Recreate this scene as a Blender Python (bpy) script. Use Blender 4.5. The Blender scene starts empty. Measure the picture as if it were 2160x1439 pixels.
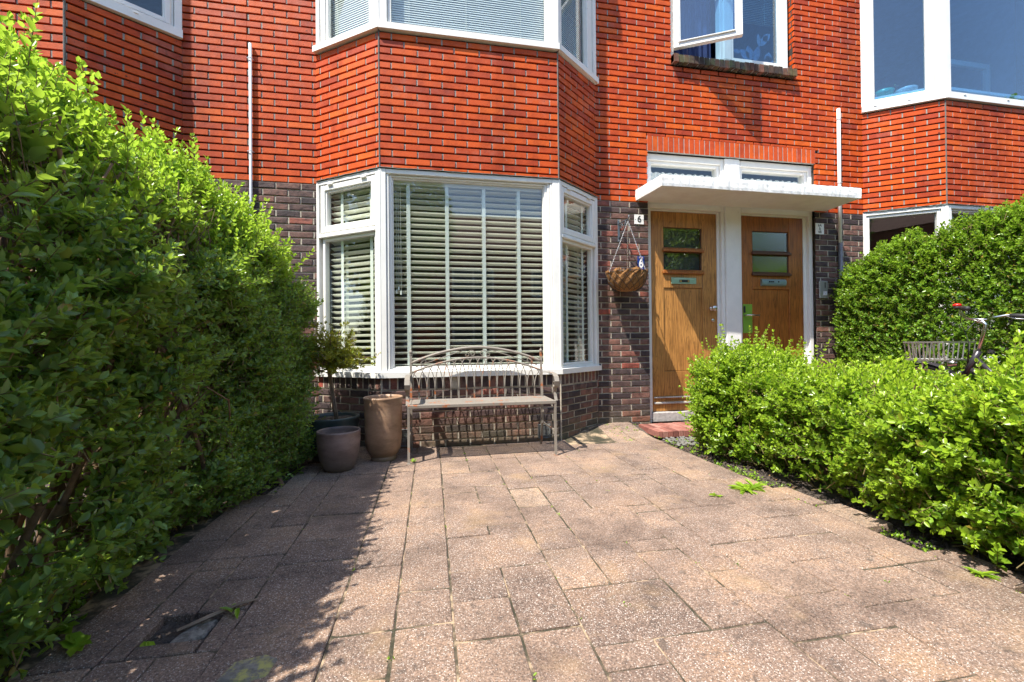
import bpy, bmesh, math, random
import numpy as np
from mathutils import Vector, Matrix
C = bpy.context.scene
COL = C.collection
random.seed(7)
RN = np.random.default_rng(11)
R = math.radians

# ---------------------------------------------------------------- camera
def cam_basis(y, p, r):
    cy, sy, cp, sp, cr, sr = math.cos(y), math.sin(y), math.cos(p), math.sin(p), math.cos(r), math.sin(r)
    F = Vector((sy*cp, cy*cp, sp)); Rt = Vector((cy, -sy, 0)); U = Rt.cross(F)
    return Rt*cr + U*sr, -Rt*sr + U*cr, F
cr_, cu_, cf_ = cam_basis(R(10.70), R(0.363), R(-0.538))
cd = bpy.data.cameras.new('camera'); cam = bpy.data.objects.new('camera', cd); COL.objects.link(cam)
cam.matrix_world = Matrix(((cr_.x, cu_.x, -cf_.x, 0.0), (cr_.y, cu_.y, -cf_.y, -4.2), (cr_.z, cu_.z, -cf_.z, 0.89), (0, 0, 0, 1)))
cd.sensor_width = 36.0; cd.lens = 906.4/2160*36.0; cd.clip_start = 0.05; cd.clip_end = 500
C.camera = cam

# ---------------------------------------------------------------- light
SUN = Vector((-1.52, -1.0, 3.0)).normalized()
w = bpy.data.worlds.new("World"); C.world = w; w.use_nodes = True
nt = w.node_tree; bg = nt.nodes['Background']
sky = nt.nodes.new('ShaderNodeTexSky'); sky.sky_type = 'NISHITA'; sky.sun_disc = False
sky.sun_elevation = math.asin(SUN.z); sky.sun_rotation = math.atan2(SUN.x, SUN.y) % (2*math.pi)
sky.air_density = 1.0; sky.dust_density = 0.6; sky.ozone_density = 1.0
nt.links.new(sky.outputs[0], bg.inputs[0]); bg.inputs[1].default_value = 0.15
sl = bpy.data.lights.new('sun', 'SUN'); sl.energy = 4.0; sl.angle = R(0.5); sl.color = (1.0, 0.94, 0.84)
so = bpy.data.objects.new('sun', sl); COL.objects.link(so)
so.rotation_euler = (-SUN).to_track_quat('-Z', 'Y').to_euler(); so.location = (-6, -6, 12)
C.view_settings.view_transform = 'Standard'; C.view_settings.look = 'None'
C.view_settings.exposure = 1.28; C.view_settings.gamma = 1.0
C.cycles.max_bounces = 8; C.cycles.transparent_max_bounces = 12

# ---------------------------------------------------------------- materials
class NT:
    def __init__(s, name):
        s.m = bpy.data.materials.new(name); s.m.use_nodes = True
        s.t = s.m.node_tree; s.b = s.t.nodes['Principled BSDF']; s.out = s.t.nodes['Material Output']
        s.tc = None
    def n(s, typ, **kw):
        x = s.t.nodes.new('ShaderNode'+typ)
        for k, v in kw.items():
            if k.startswith('i_'):
                key = k[2:]; key = int(key) if key.isdigit() else key.replace('_', ' ')
                x.inputs[key].default_value = v
            else: setattr(x, k, v)
        return x
    def l(s, a, b): s.t.links.new(a, b)
    def coord(s, scale=(1, 1, 1)):
        if s.tc is None: s.tc = s.n('TexCoord')
        mp = s.n('Mapping'); mp.inputs['Scale'].default_value = scale
        s.l(s.tc.outputs['Object'], mp.inputs[0]); return mp.outputs[0]
    def noise(s, scale, detail=4, rough=.6, stretch=(1, 1, 1), dist=0):
        x = s.n('TexNoise'); x.inputs['Scale'].default_value = scale; x.inputs['Detail'].default_value = detail
        x.inputs['Roughness'].default_value = rough; x.inputs['Distortion'].default_value = dist
        s.l(s.coord(stretch), x.inputs['Vector']); return x.outputs['Fac']
    def ramp(s, src, stops):
        x = s.n('ValToRGB'); e = x.color_ramp.elements
        while len(e) < len(stops): e.new(.5)
        for i, (p, c) in enumerate(stops):
            e[i].position = p; e[i].color = (*c, 1) if len(c) == 3 else c
        s.l(src, x.inputs[0]); return x.outputs[0]
    def mix(s, fac, a, b, mode='MIX'):
        x = s.n('Mix', data_type='RGBA', blend_type=mode)
        for sock, v in ((x.inputs[0], fac), (x.inputs[6], a), (x.inputs[7], b)):
            if hasattr(v, 'is_output') or isinstance(v, bpy.types.NodeSocket): s.l(v, sock)
            elif isinstance(v, (int, float)): sock.default_value = v
            else: sock.default_value = (*v, 1)
        return x.outputs[2]
    def math(s, op, a, b=0.0, clamp=False):
        x = s.n('Math', operation=op, use_clamp=clamp)
        for sock, v in ((x.inputs[0], a), (x.inputs[1], b)):
            if isinstance(v, bpy.types.NodeSocket): s.l(v, sock)
            else: sock.default_value = v
        return x.outputs[0]
    def attr(s, name):
        x = s.n('Attribute', attribute_name=name); return x.outputs['Fac']
    def bump(s, h, strength=.3, dist=.01):
        x = s.n('Bump'); x.inputs['Strength'].default_value = strength; x.inputs['Distance'].default_value = dist
        s.l(h, x.inputs['Height']); s.l(x.outputs[0], s.b.inputs['Normal']); return x
    def col(s, c):
        if isinstance(c, bpy.types.NodeSocket): s.l(c, s.b.inputs['Base Color'])
        else: s.b.inputs['Base Color'].default_value = (*c, 1)
    def set(s, **kw):
        for k, v in kw.items():
            k = k.replace('_', ' ')
            if isinstance(v, bpy.types.NodeSocket): s.l(v, s.b.inputs[k])
            else: s.b.inputs[k].default_value = v

def simple(name, c, rough=.6, metal=0.0, var=.15, nscale=12, bump=.15, bdist=.002, dirt=None):
    t = NT(name)
    n = t.noise(nscale, 5)
    hi = tuple(min(1, x*(1+var)) for x in c); lo = tuple(x*(1-var) for x in c)
    k = t.ramp(n, [(.3, lo), (.7, hi)])
    if dirt:
        d = t.ramp(t.noise(dirt[1], 6, .7), [(dirt[2], (0, 0, 0)), (dirt[2]+.14, (1, 1, 1))])
        k = t.mix(d, k, dirt[0])
    t.col(k); t.set(Roughness=rough, Metallic=metal)
    if bump: t.bump(t.noise(nscale*6, 4), bump, bdist)
    return t.m

def m_red_brick():
    t = NT('red_glazed_brick')
    base = t.ramp(t.attr('rnd'), [(0, (.36, .044, .012)), (.1, (.47, .060, .009)), (.5, (.57, .078, .007)), (.85, (.62, .092, .006)), (1, (.66, .112, .007))])
    n = t.ramp(t.noise(9, 6, .65), [(.32, (.62, .55, .55)), (.55, (1, 1, 1))])
    c = t.mix(.8, base, n, 'MULTIPLY')
    st = t.ramp(t.noise(1.3, 4, .6, (1, 1, .2)), [(.50, (1, 1, 1)), (.70, (.42, .36, .38))])
    c = t.mix(.7, c, st, 'MULTIPLY')
    fl = t.ramp(t.noise(55, 3, .5), [(.735, (0, 0, 0)), (.76, (1, 1, 1))])
    fl2 = t.ramp(t.noise(3.1, 3, .6), [(.45, (0, 0, 0)), (.62, (1, 1, 1))])
    c = t.mix(t.math('MULTIPLY', fl, fl2), c, (.62, .50, .44))
    dk = t.ramp(t.noise(38, 2, .5), [(.27, (1, 1, 1)), (.30, (0, 0, 0))])
    c = t.mix(t.math('MULTIPLY', dk, .8), c, (.03, .015, .012))
    pale = t.ramp(t.noise(2.2, 5, .7), [(.56, (0, 0, 0)), (.74, (1, 1, 1))])
    c = t.mix(t.math('MULTIPLY', pale, .42), c, (.45, .20, .15))
    t.col(c); t.set(Roughness=t.ramp(t.noise(20, 3), [(.3, (.45,)*3), (.7, (.7,)*3)])); t.b.inputs['Specular IOR Level'].default_value = .3
    t.bump(t.noise(60, 5, .6), .35, .003); return t.m
def m_dark_brick():
    t = NT('dark_brick')
    base = t.ramp(t.attr('rnd'), [(0, (.040, .028, .030)), (.25, (.075, .047, .045)), (.5, (.115, .066, .056)), (.75, (.155, .078, .060)), (.92, (.20, .095, .070)), (.98, (.25, .075, .050)), (1, (.30, .06, .038))])
    n = t.ramp(t.noise(14, 6, .7, (1, 1, 1), .6), [(.34, (.28, .26, .32)), (.52, (.9, .9, .9)), (.72, (1.4, 1.2, 1.1))])
    c = t.mix(.9, base, n, 'MULTIPLY')
    fl = t.ramp(t.noise(70, 3, .6), [(.68, (0, 0, 0)), (.72, (1, 1, 1))])
    c = t.mix(t.math('MULTIPLY', fl, .5), c, (.35, .31, .28))
    sp = t.n('SeparateXYZ'); t.l(t.coord(), sp.inputs[0])
    alg = t.math('MULTIPLY', t.math('SUBTRACT', 1.0, t.math('MULTIPLY', sp.outputs[2], 4.0), True), t.noise(5, 4))
    c = t.mix(alg, c, (.14, .13, .075))
    t.col(c); t.set(Roughness=.78); t.bump(t.noise(45, 6, .7), .9, .006); return t.m
def m_mortar(name, c):
    t = NT(name)
    k = t.ramp(t.noise(16, 6, .7), [(.3, tuple(x*.55 for x in c)), (.6, c), (.8, tuple(min(1, x*1.3) for x in c))])
    t.col(k); t.set(Roughness=.95); t.bump(t.noise(120, 4, .7), .6, .004); return t.m
def m_white(name, c=(.80, .79, .75), rough=.42, dirt=.85):
    t = NT(name)
    k = t.ramp(t.noise(4, 6, .7), [(.3, tuple(x*.9 for x in c)), (.6, c)])
    d = t.ramp(t.noise(30, 6, .75, (1, 1, .35)), [(.66, (0, 0, 0)), (.74, (1, 1, 1))])
    k = t.mix(t.math('MULTIPLY', d, dirt), k, (.42, .39, .33))
    t.col(k); t.set(Roughness=rough); t.bump(t.noise(25, 5, .6, (1, 1, .3)), .18, .004); return t.m
def m_wood(name, c1, c2, scale=1.0, axis='Z'):
    t = NT(name)
    st = (11*scale, 11*scale, .8*scale) if axis == 'Z' else (1.1*scale, 14*scale, 14*scale)
    n = t.noise(1.0, 3, .5, st, 2.2)
    wv = t.math('FRACT', t.math('MULTIPLY', n, 9.0))
    g = t.ramp(wv, [(0, (.38,)*3), (.22, (.9,)*3), (.8, (1.0,)*3), (1, (.5,)*3)])
    base = t.ramp(t.noise(2.0, 4, .6), [(.3, c1), (.7, c2)])
    k = t.mix(.75, base, g, 'MULTIPLY')
    fine = t.ramp(t.noise(6, 4, .7, (14, 14, .7) if axis == 'Z' else (.7, 14, 14)), [(.36, (.42,)*3), (.58, (1.05,)*3)])
    k = t.mix(.75, k, fine, 'MULTIPLY')
    t.col(k); t.set(Roughness=.42); t.bump(wv, .12, .002); return t.m
def m_glass(name, tint=(.985, 1.0, .992), refl=1.05):
    t = NT(name); t.t.nodes.remove(t.b)
    tr = t.n('BsdfTransparent'); tr.inputs[0].default_value = (*tint, 1)
    gl = t.n('BsdfGlossy'); gl.inputs['Roughness'].default_value = .006; gl.inputs[0].default_value = (1, 1, 1, 1)
    lw = t.n('LayerWeight'); lw.inputs[0].default_value = .5      # 1-|N.I|: the same from both sides of the pane
    f = t.math('MULTIPLY', t.math('ADD', t.math('MULTIPLY', t.math('POWER', lw.outputs['Facing'], 5.0), .95), .048), refl, True)
    mx = t.n('MixShader'); t.l(f, mx.inputs[0]); t.l(tr.outputs[0], mx.inputs[1]); t.l(gl.outputs[0], mx.inputs[2])
    t.l(mx.outputs[0], t.out.inputs[0]); return t.m
def m_leaf(name, old, young, tr=(.35, .55, .05), trf=.45, rough=.36):
    t = NT(name)
    a = t.ramp(t.attr('rnd'), [(0, tuple(x*.55 for x in old)), (.6, old), (.975, tuple(x*1.5 for x in old)), (.98, (.42, .27, .05)), (1, (.30, .15, .05))])
    k = t.mix(t.attr('young'), a, young)
    t.col(k); t.set(Roughness=rough); t.b.inputs['Specular IOR Level'].default_value = .45
    tl = t.n('BsdfTranslucent'); t.l(t.mix(t.attr('young'), tuple(x*.62 for x in tr), tr), tl.inputs[0])
    mx = t.n('MixShader'); mx.inputs[0].default_value = trf
    t.l(t.b.outputs[0], mx.inputs[1]); t.l(tl.outputs[0], mx.inputs[2]); t.l(mx.outputs[0], t.out.inputs[0]); return t.m
def m_paving():
    t = NT('exposed_aggregate_paving')
    base = t.ramp(t.attr('rnd'), [(0, (.150, .104, .080)), (.35, (.188, .130, .098)), (.7, (.222, .153, .113)), (.9, (.256, .180, .128)), (1, (.29, .212, .15))])
    big = t.ramp(t.noise(3.2, 5, .65), [(.34, (.52, .50, .50)), (.50, (.95, .93, .92)), (.64, (1.28, 1.18, 1.02))])
    c = t.mix(.85, base, big, 'MULTIPLY')
    v = t.n('TexVoronoi'); v.inputs['Scale'].default_value = 230; t.l(t.coord(), v.inputs['Vector'])
    sepc = t.n('SeparateColor'); t.l(v.outputs['Color'], sepc.inputs[0])
    peb = t.ramp(sepc.outputs[0], [(0, (.09, .065, .055)), (.3, (.24, .17, .13)), (.55, (.34, .255, .205)), (.78, (.46, .385, .33)), (.93, (.66, .60, .54))])
    dsk = t.ramp(v.outputs['Distance'], [(.34, (1, 1, 1)), (.55, (0, 0, 0))])
    wear = t.ramp(t.noise(1.6, 4, .6), [(.34, (.30,)*3), (.56, (1,)*3)])
    grain = t.ramp(t.noise(125, 4, .85), [(.36, (.30, .28, .27)), (.5, (1.0,)*3), (.64, (1.9, 1.85, 1.8))]); c = t.mix(.85, c, grain, 'MULTIPLY')
    msk = t.math('MULTIPLY', t.math('MULTIPLY', dsk, wear), t.ramp(sepc.outputs[1], [(.30, (0, 0, 0)), (.36, (.9,)*3)]))
    c = t.mix(msk, c, peb)
    dk = t.ramp(t.noise(17, 5, .65), [(.33, (1, 1, 1)), (.42, (0, 0, 0))])
    c = t.mix(t.math('MULTIPLY', dk, .55), c, (.05, .042, .036))
    ye = t.ramp(t.noise(1.9, 4, .7), [(.56, (0, 0, 0)), (.74, (1, 1, 1))])
    c = t.mix(t.math('MULTIPLY', ye, .5), c, (.40, .26, .13))
    t.col(c); t.set(Roughness=.85)
    h = t.math('ADD', t.math('MULTIPLY', v.outputs['Distance'], -.6), t.noise(60, 4))
    t.bump(h, .55, .003); return t.m
def m_soil():
    t = NT('dark_soil')
    k = t.ramp(t.noise(28, 7, .75), [(.3, (.045, .034, .027)), (.55, (.13, .10, .082)), (.75, (.27, .22, .185))])
    t.col(k); t.set(Roughness=.95); t.bump(t.noise(40, 7, .8), 1.0, .03); return t.m
def m_metal_rust(name, c, rust=(.42, .13, .035), th=.60):
    t = NT(name)
    k = t.ramp(t.noise(6, 5, .6), [(.3, tuple(x*.82 for x in c)), (.7, c)])
    d = t.ramp(t.noise(7, 6, .7), [(th, (0, 0, 0)), (th+.07, (1, 1, 1))])
    k = t.mix(d, k, rust); t.col(k); t.set(Roughness=.6); t.bump(t.noise(60, 4), .25, .002); return t.m
def m_text(name, c, rough=.5):
    t = NT(name); t.col(c); t.set(Roughness=rough); return t.m

def m_slat():
    t = NT('blind_slat'); t.col((.92, .92, .87)); t.set(Roughness=.45)
    tl = t.n('BsdfTranslucent'); tl.inputs[0].default_value = (.90, .91, .82, 1); mx = t.n('MixShader'); mx.inputs[0].default_value = .5
    t.l(t.b.outputs[0], mx.inputs[1]); t.l(tl.outputs[0], mx.inputs[2]); t.l(mx.outputs[0], t.out.inputs[0]); return t.m
M = dict(
    red=m_red_brick(), dark=m_dark_brick(),
    mort=m_mortar('grey_mortar', (.35, .335, .30)), mortd=m_mortar('cream_mortar', (.50, .44, .35)),
    back=m_mortar('raked_joint_shade', (.055, .042, .034)),  # near black: the shade inside the bed joints is put into the colour
    white=m_white('white_paint'), pvc=m_white('white_plastic_frame', (.82, .81, .77), .35, .15),
    whiteold=m_white('weathered_white_paint', (.80, .78, .73), .6, .95),
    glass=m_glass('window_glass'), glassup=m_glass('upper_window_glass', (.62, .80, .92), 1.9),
    slat=m_slat(), tape=simple('blind_tape', (.62, .66, .60), .8, var=.05),
    alu=simple('aluminium_slat', (.66, .72, .70), .4, var=.04, bump=0),
    door=m_wood('oak_door', (.40, .175, .045), (.60, .29, .08), .9), door2=m_wood('dark_stained_door', (.32, .10, .018), (.44, .155, .03), .8),
    darkwood=m_wood('dark_wood_ledge', (.09, .035, .018), (.14, .05, .025), .8, 'X'),
    rubber=simple('black_rubber', (.02, .02, .022), .6), lead=simple('grey_lead_flashing', (.20, .24, .22), .6, .3, .3), corner=m_mortar('dirty_corner_joint', (.17, .165, .15)),
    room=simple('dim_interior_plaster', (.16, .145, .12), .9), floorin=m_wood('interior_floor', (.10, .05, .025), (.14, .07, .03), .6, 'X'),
    paving=m_paving(), soil=m_soil(), sand=m_mortar('sandy_joint', (.33, .24, .15)),
    roof=simple('grey_roofing', (.10, .10, .10), .8),
)
# ---------------------------------------------------------------- geometry helpers
class MB:
    """collects geometry and links it as one mesh object"""
    def __init__(s): s.v = []; s.f = []; s.m = []; s.r = []; s.mi = 0; s.rv = .5; s.sm = []; s.smooth = False
    def add(s, vs, fs):
        o = len(s.v); s.v.extend(vs)
        for f in fs:
            s.f.append(tuple(i+o for i in f)); s.m.append(s.mi); s.r.append(s.rv); s.sm.append(s.smooth)
    def quad(s, a, b, c, d): s.add([a, b, c, d], [(0, 1, 2, 3)])
    def box(s, x0, x1, y0, y1, z0, z1, T=None, ch=0.0):
        if x0 > x1: x0, x1 = x1, x0
        if y0 > y1: y0, y1 = y1, y0
        if z0 > z1: z0, z1 = z1, z0
        if ch > 0:
            ch = min(ch, (x1-x0)*.45, (y1-y0)*.45, (z1-z0)*.45)
            vs = []
            for (sx, X) in ((-1, x0), (1, x1)):
                for (sy, Y) in ((-1, y0), (1, y1)):
                    for (sz, Z) in ((-1, z0), (1, z1)):
                        vs += [(X, Y-sy*ch, Z-sz*ch), (X-sx*ch, Y, Z-sz*ch), (X-sx*ch, Y-sy*ch, Z)]
            def i(a, b, c, k): return (a*4+b*2+c)*3+k
            fs = []
            for a in (0, 1):
                q = [i(a, 0, 0, 0), i(a, 1, 0, 0), i(a, 1, 1, 0), i(a, 0, 1, 0)]; fs.append(q if a else q[::-1])
                q = [i(0, a, 0, 1), i(0, a, 1, 1), i(1, a, 1, 1), i(1, a, 0, 1)]; fs.append(q if a else q[::-1])
                q = [i(0, 0, a, 2), i(1, 0, a, 2), i(1, 1, a, 2), i(0, 1, a, 2)]; fs.append(q if a else q[::-1])
            for a in (0, 1):
                for b in (0, 1):
                    q = [i(a, b, 0, 0), i(a, b, 1, 0), i(a, b, 1, 1), i(a, b, 0, 1)]; fs.append(q if a == b else q[::-1])
                    q = [i(a, 0, b, 0), i(a, 0, b, 2), i(a, 1, b, 2), i(a, 1, b, 0)]; fs.append(q if a == b else q[::-1])
                    q = [i(0, a, b, 1), i(1, a, b, 1), i(1, a, b, 2), i(0, a, b, 2)]; fs.append(q if a == b else q[::-1])
                    for c in (0, 1):
                        q = [i(a, b, c, 0), i(a, b, c, 1), i(a, b, c, 2)]; fs.append(q if (a+b+c) % 2 else q[::-1])
        else:
            vs = [(x0, y0, z0), (x1, y0, z0), (x1, y1, z0), (x0, y1, z0), (x0, y0, z1), (x1, y0, z1), (x1, y1, z1), (x0, y1, z1)]
            fs = [(0, 3, 2, 1), (4, 5, 6, 7), (0, 1, 5, 4), (1, 2, 6, 5), (2, 3, 7, 6), (3, 0, 4, 7)]
        if T is not None: vs = [tuple(T(p)) for p in vs]
        s.add(vs, fs)
    def tube(s, pts, rad, n=8, cap=True, flat=None):
        pts = [Vector(p) for p in pts]
        if not isinstance(rad, (list, tuple)): rad = [rad]*len(pts)
        vs = []; up = Vector((0, 0, 1)); prev = None
        for k, p in enumerate(pts):
            a = pts[max(k-1, 0)]; b = pts[min(k+1, len(pts)-1)]; d = (b-a)
            d = d.normalized() if d.length > 1e-9 else up
            if prev is None:
                x = d.cross(up if abs(d.z) < .9 else Vector((1, 0, 0))).normalized()
            else:
                x = (prev - d*prev.dot(d))
                x = x.normalized() if x.length > 1e-6 else d.cross(up).normalized()
            prev = x; y = d.cross(x)
            for j in range(n):
                a_ = 2*math.pi*j/n + (math.pi/4 if n == 4 else 0)
                kx, ky = (1, 1) if flat is None else flat
                vs.append(tuple(p + (x*math.cos(a_)*kx + y*math.sin(a_)*ky)*rad[k]))
        fs = []
        for k in range(len(pts)-1):
            for j in range(n):
                j2 = (j+1) % n; fs.append((k*n+j, k*n+j2, (k+1)*n+j2, (k+1)*n+j))
        if cap: fs.append(tuple(range(n))[::-1]); fs.append(tuple((len(pts)-1)*n+j for j in range(n)))
        s.add(vs, fs)
    def lathe(s, prof, cx, cy, n=40, T=None):
        vs = []; fs = []
        for (r, z) in prof:
            for j in range(n):
                a = 2*math.pi*j/n; vs.append((cx+r*math.cos(a), cy+r*math.sin(a), z))
        for k in range(len(prof)-1):
            for j in range(n):
                j2 = (j+1) % n; fs.append((k*n+j, k*n+j2, (k+1)*n+j2, (k+1)*n+j))
        if T is not None: vs = [tuple(T(p)) for p in vs]
        s.add(vs, fs)
    def ball(s, c, r, n=10, m=7, sc=(1, 1, 1)):
        vs = [(c[0], c[1], c[2]-r*sc[2])]
        for i in range(1, m):
            ph = -math.pi/2+math.pi*i/m
            for j in range(n):
                a = 2*math.pi*j/n
                vs.append((c[0]+r*sc[0]*math.cos(ph)*math.cos(a), c[1]+r*sc[1]*math.cos(ph)*math.sin(a), c[2]+r*sc[2]*math.sin(ph)))
        vs.append((c[0], c[1], c[2]+r*sc[2])); fs = []
        for j in range(n): fs.append((0, 1+(j+1) % n, 1+j)); fs.append((len(vs)-1, 1+(m-2)*n+j, 1+(m-2)*n+(j+1) % n))
        for i in range(m-2):
            for j in range(n):
                j2 = (j+1) % n; fs.append((1+i*n+j, 1+i*n+j2, 1+(i+1)*n+j2, 1+(i+1)*n+j))
        s.add(vs, fs)
    def build(s, name, mats, parent=None, label=None):
        me = bpy.data.meshes.new(name); me.from_pydata(s.v, [], s.f)
        if not isinstance(mats, (list, tuple)): mats = [mats]
        for m in mats: me.materials.append(m)
        me.polygons.foreach_set('material_index', [min(i, len(mats)-1) for i in s.m])
        me.polygons.foreach_set('use_smooth', s.sm)
        a = me.attributes.new('rnd', 'FLOAT', 'FACE'); a.data.foreach_set('value', s.r)
        me.update()
        o = bpy.data.objects.new(name, me); COL.objects.link(o)
        if parent is not None: o.parent = parent
        if label: o['label'] = label
        return o
def empty(name, loc, label=None, cat=None, group=None, rz=0):
    o = bpy.data.objects.new(name, None); COL.objects.link(o); o.location = loc; o.rotation_euler = (0, 0, rz)
    o.empty_display_size = .1
    tag(o, label, cat, group); return o
def tag(o, label=None, cat=None, group=None, kind=None):
    if label: o['label'] = label
    if cat: o['category'] = cat
    if group: o['group'] = group
    if kind: o['kind'] = kind
    return o
def keep(o, parent):
    """parent without moving (all meshes are written in world coordinates)"""
    o.parent = parent
    if parent.type == 'EMPTY': o.matrix_parent_inverse = parent.matrix_basis.inverted()
    return o
def part(mb, name, mats, parent, label=None):
    o = mb.build(name, mats); keep(o, parent)
    if label: o['label'] = label
    return o
class Fr:
    """facade frame: s along, o outward, z up"""
    def __init__(s, A, B):
        s.A = Vector((A[0], A[1], 0)); d = Vector((B[0]-A[0], B[1]-A[1], 0)); s.L = d.length; s.d = d/s.L
        s.n = Vector((s.d.y, -s.d.x, 0))
    def __call__(s, p): return s.A + s.d*p[0] + s.n*p[1] + Vector((0, 0, p[2]))
def fbox(mb, F, s0, s1, o0, o1, z0, z1, ch=0.0): mb.box(s0, s1, o0, o1, z0, z1, F, ch)

CO = .0627; MODX = .2145; ZT = 2.378
def bricks(mb, F, s0, s1, z0, z1, holes=(), phase=0.0, rough=0.0, mi=(0, 1, 2), bed=.0160, head=.0135, headdepth=.004, thick=.2, zref=ZT, back=True):
    """a wall panel of real bricks: mi = (brick, head-joint mortar, raked bed joint behind)"""
    D = .020
    hsh = lambda i, k, q=0: random.Random(int(i)*7919+int(k)*104729+q+int(F.A.x*100)*(0 if F.L > .99 and F.d.x > .999 and abs(F.A.y) < 1e-6 else 31)).random()
    k0 = math.floor((z0-zref)/CO+1e-4); k1 = math.ceil((z1-zref)/CO-1e-4)
    for k in range(k0, k1):
        za = zref+k*CO; zb = za+CO-bed
        za_, zb_ = max(za, z0), min(zb, z1)
        if zb_-za_ < .008: continue
        off = phase + (MODX/2 if k % 2 else 0)
        x = s0 + ((off % MODX) - MODX)
        xs = []
        while x < s1:
            xs.append(x + (hsh(round(x/MODX*2), k, 5)-.5)*.008); x += MODX
        for i, xa in enumerate(xs):
            xb = (xs[i+1] if i+1 < len(xs) else s1+1) - head
            a = max(xa, s0); b = min(xb, s1)
            segs = [(a, b, za_, zb_)]
            for (h0, h1, g0, g1) in holes:
                out = []
                for (p, q, u, v) in segs:
                    if q <= h0 or p >= h1 or v <= g0 or u >= g1: out.append((p, q, u, v)); continue
                    if g0 <= u+.012 and g1 >= v-.012:
                        if p < h0: out.append((p, h0, u, v))
                        if q > h1: out.append((h1, q, u, v))
                    elif u < g0 < v: out.append((p, q, u, g0))
                    elif u < g1 < v: out.append((p, q, g1, v))
                segs = out
            r1 = hsh(round(xa/MODX*2), k)
            for (p, q, u, v) in segs:
                if q-p < .012 or v-u < .008: continue
                j = random.uniform(-.0015, .0015)
                if rough:
                    jo = random.uniform(-rough, rough*.4); ch = .004
                    c = [(p, u), (q, u), (q, v), (p, v)]
                    ii = []
                    for (cx, cz), (dx, dz) in zip(c, ((1, 1), (-1, 1), (-1, -1), (1, -1))):
                        ii.append((cx+dx*(ch+random.uniform(-.001, .004)), cz+dz*(ch+random.uniform(-.002, .004))))
                    mid_b = ((p+q)/2, u+random.uniform(0, .005)); mid_t = ((p+q)/2, v-random.uniform(0, .005))
                    jj = [jo+random.uniform(-.002, .002) for _ in range(4)]
                    vs = [F((cx, -.0125, cz)) for cx, cz in c] + [F((cx+dx*.001, jj[n]-.003, cz)) for n, ((cx, cz), (dx, dz)) in enumerate(zip(c, ((1, 1), (-1, 1), (-1, -1), (1, -1))))] \
                        + [F((a_, jj[n], b_)) for n, (a_, b_) in enumerate(ii)]
                    vs = [tuple(x_) for x_ in vs]
                    fs = [(8, 9, 10, 11)]
                    for n in range(4):
                        n2 = (n+1) % 4; fs += [(n, n2, 4+n2, 4+n), (4+n, 4+n2, 8+n2, 8+n)]
                    mb.mi = mi[0]; mb.rv = r1; mb.add(vs, fs)
                else:
                    c = .0016
                    vs = [(p, -D, u), (q, -D, u), (q, -D, v), (p, -D, v), (p, j-c, u), (q, j-c, u), (q, j-c, v), (p, j-c, v), (p+c, j, u+c), (q-c, j, u+c), (q-c, j, v-c), (p+c, j, v-c)]
                    fs = [(8, 9, 10, 11)]
                    for n in range(4):
                        n2 = (n+1) % 4; fs += [(n, n2, 4+n2, 4+n), (4+n, 4+n2, 8+n2, 8+n)]
                    mb.mi = mi[0]; mb.rv = r1; mb.add([tuple(F(x_)) for x_ in vs], fs)
            # head joint
            if i > 0 and s0+.01 < xa < s1-.01:
                ja, jb = xa-head, xa
                zz0, zz1 = za_-.001, zb_+.001
                ok = True
                for (h0, h1, g0, g1) in holes:
                    if ja < h1+.003 and jb > h0-.003 and zb_ > g0-.003 and za_ < g1+.003: ok = False
                if ok:
                    mb.mi = mi[1]; mb.rv = .5; dd = -headdepth-random.uniform(0, .003)
                    mb.box(ja-.0005, jb+.0005, -.0183 if not rough else dd-.008, dd, zz0, zz1, F)
    if back:
        mb.mi = mi[2]; mb.rv = .5; bdp = -.0105 if rough else -.0185
        ss = sorted({s0, s1, *[min(max(h[0], s0), s1) for h in holes], *[min(max(h[1], s0), s1) for h in holes]})
        zs = sorted({z0, z1, *[min(max(h[2], z0), z1) for h in holes], *[min(max(h[3], z0), z1) for h in holes]})
        bd = bdp
        inh = lambda a, b: any(h[0] < a < h[1] and h[2] < b < h[3] for h in holes)
        for i in range(len(ss)-1):
            for j in range(len(zs)-1):
                a, b, c, d = ss[i], ss[i+1], zs[j], zs[j+1]
                if inh((a+b)/2, (c+d)/2): continue
                mb.quad(tuple(F((a, bd, c))), tuple(F((b, bd, c))), tuple(F((b, bd, d))), tuple(F((a, bd, d))))
                mb.quad(tuple(F((b, -thick, c))), tuple(F((a, -thick, c))), tuple(F((a, -thick, d))), tuple(F((b, -thick, d))))
        for (h0, h1, g0, g1) in holes:
            h0, h1, g0, g1 = max(h0, s0), min(h1, s1), max(g0, z0), min(g1, z1)
            if h1 <= h0 or g1 <= g0: continue
            if h0 > s0: mb.quad(tuple(F((h0, bd, g0))), tuple(F((h0, -thick, g0))), tuple(F((h0, -thick, g1))), tuple(F((h0, bd, g1))))
            if h1 < s1: mb.quad(tuple(F((h1, bd, g0))), tuple(F((h1, bd, g1))), tuple(F((h1, -thick, g1))), tuple(F((h1, -thick, g0))))
            if g1 < z1: mb.quad(tuple(F((h0, bd, g1))), tuple(F((h1, bd, g1))), tuple(F((h1, -thick, g1))), tuple(F((h0, -thick, g1))))
            if g0 > z0: mb.quad(tuple(F((h0, bd, g0))), tuple(F((h0, -thick, g0))), tuple(F((h1, -thick, g0))), tuple(F((h1, bd, g0))))
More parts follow.
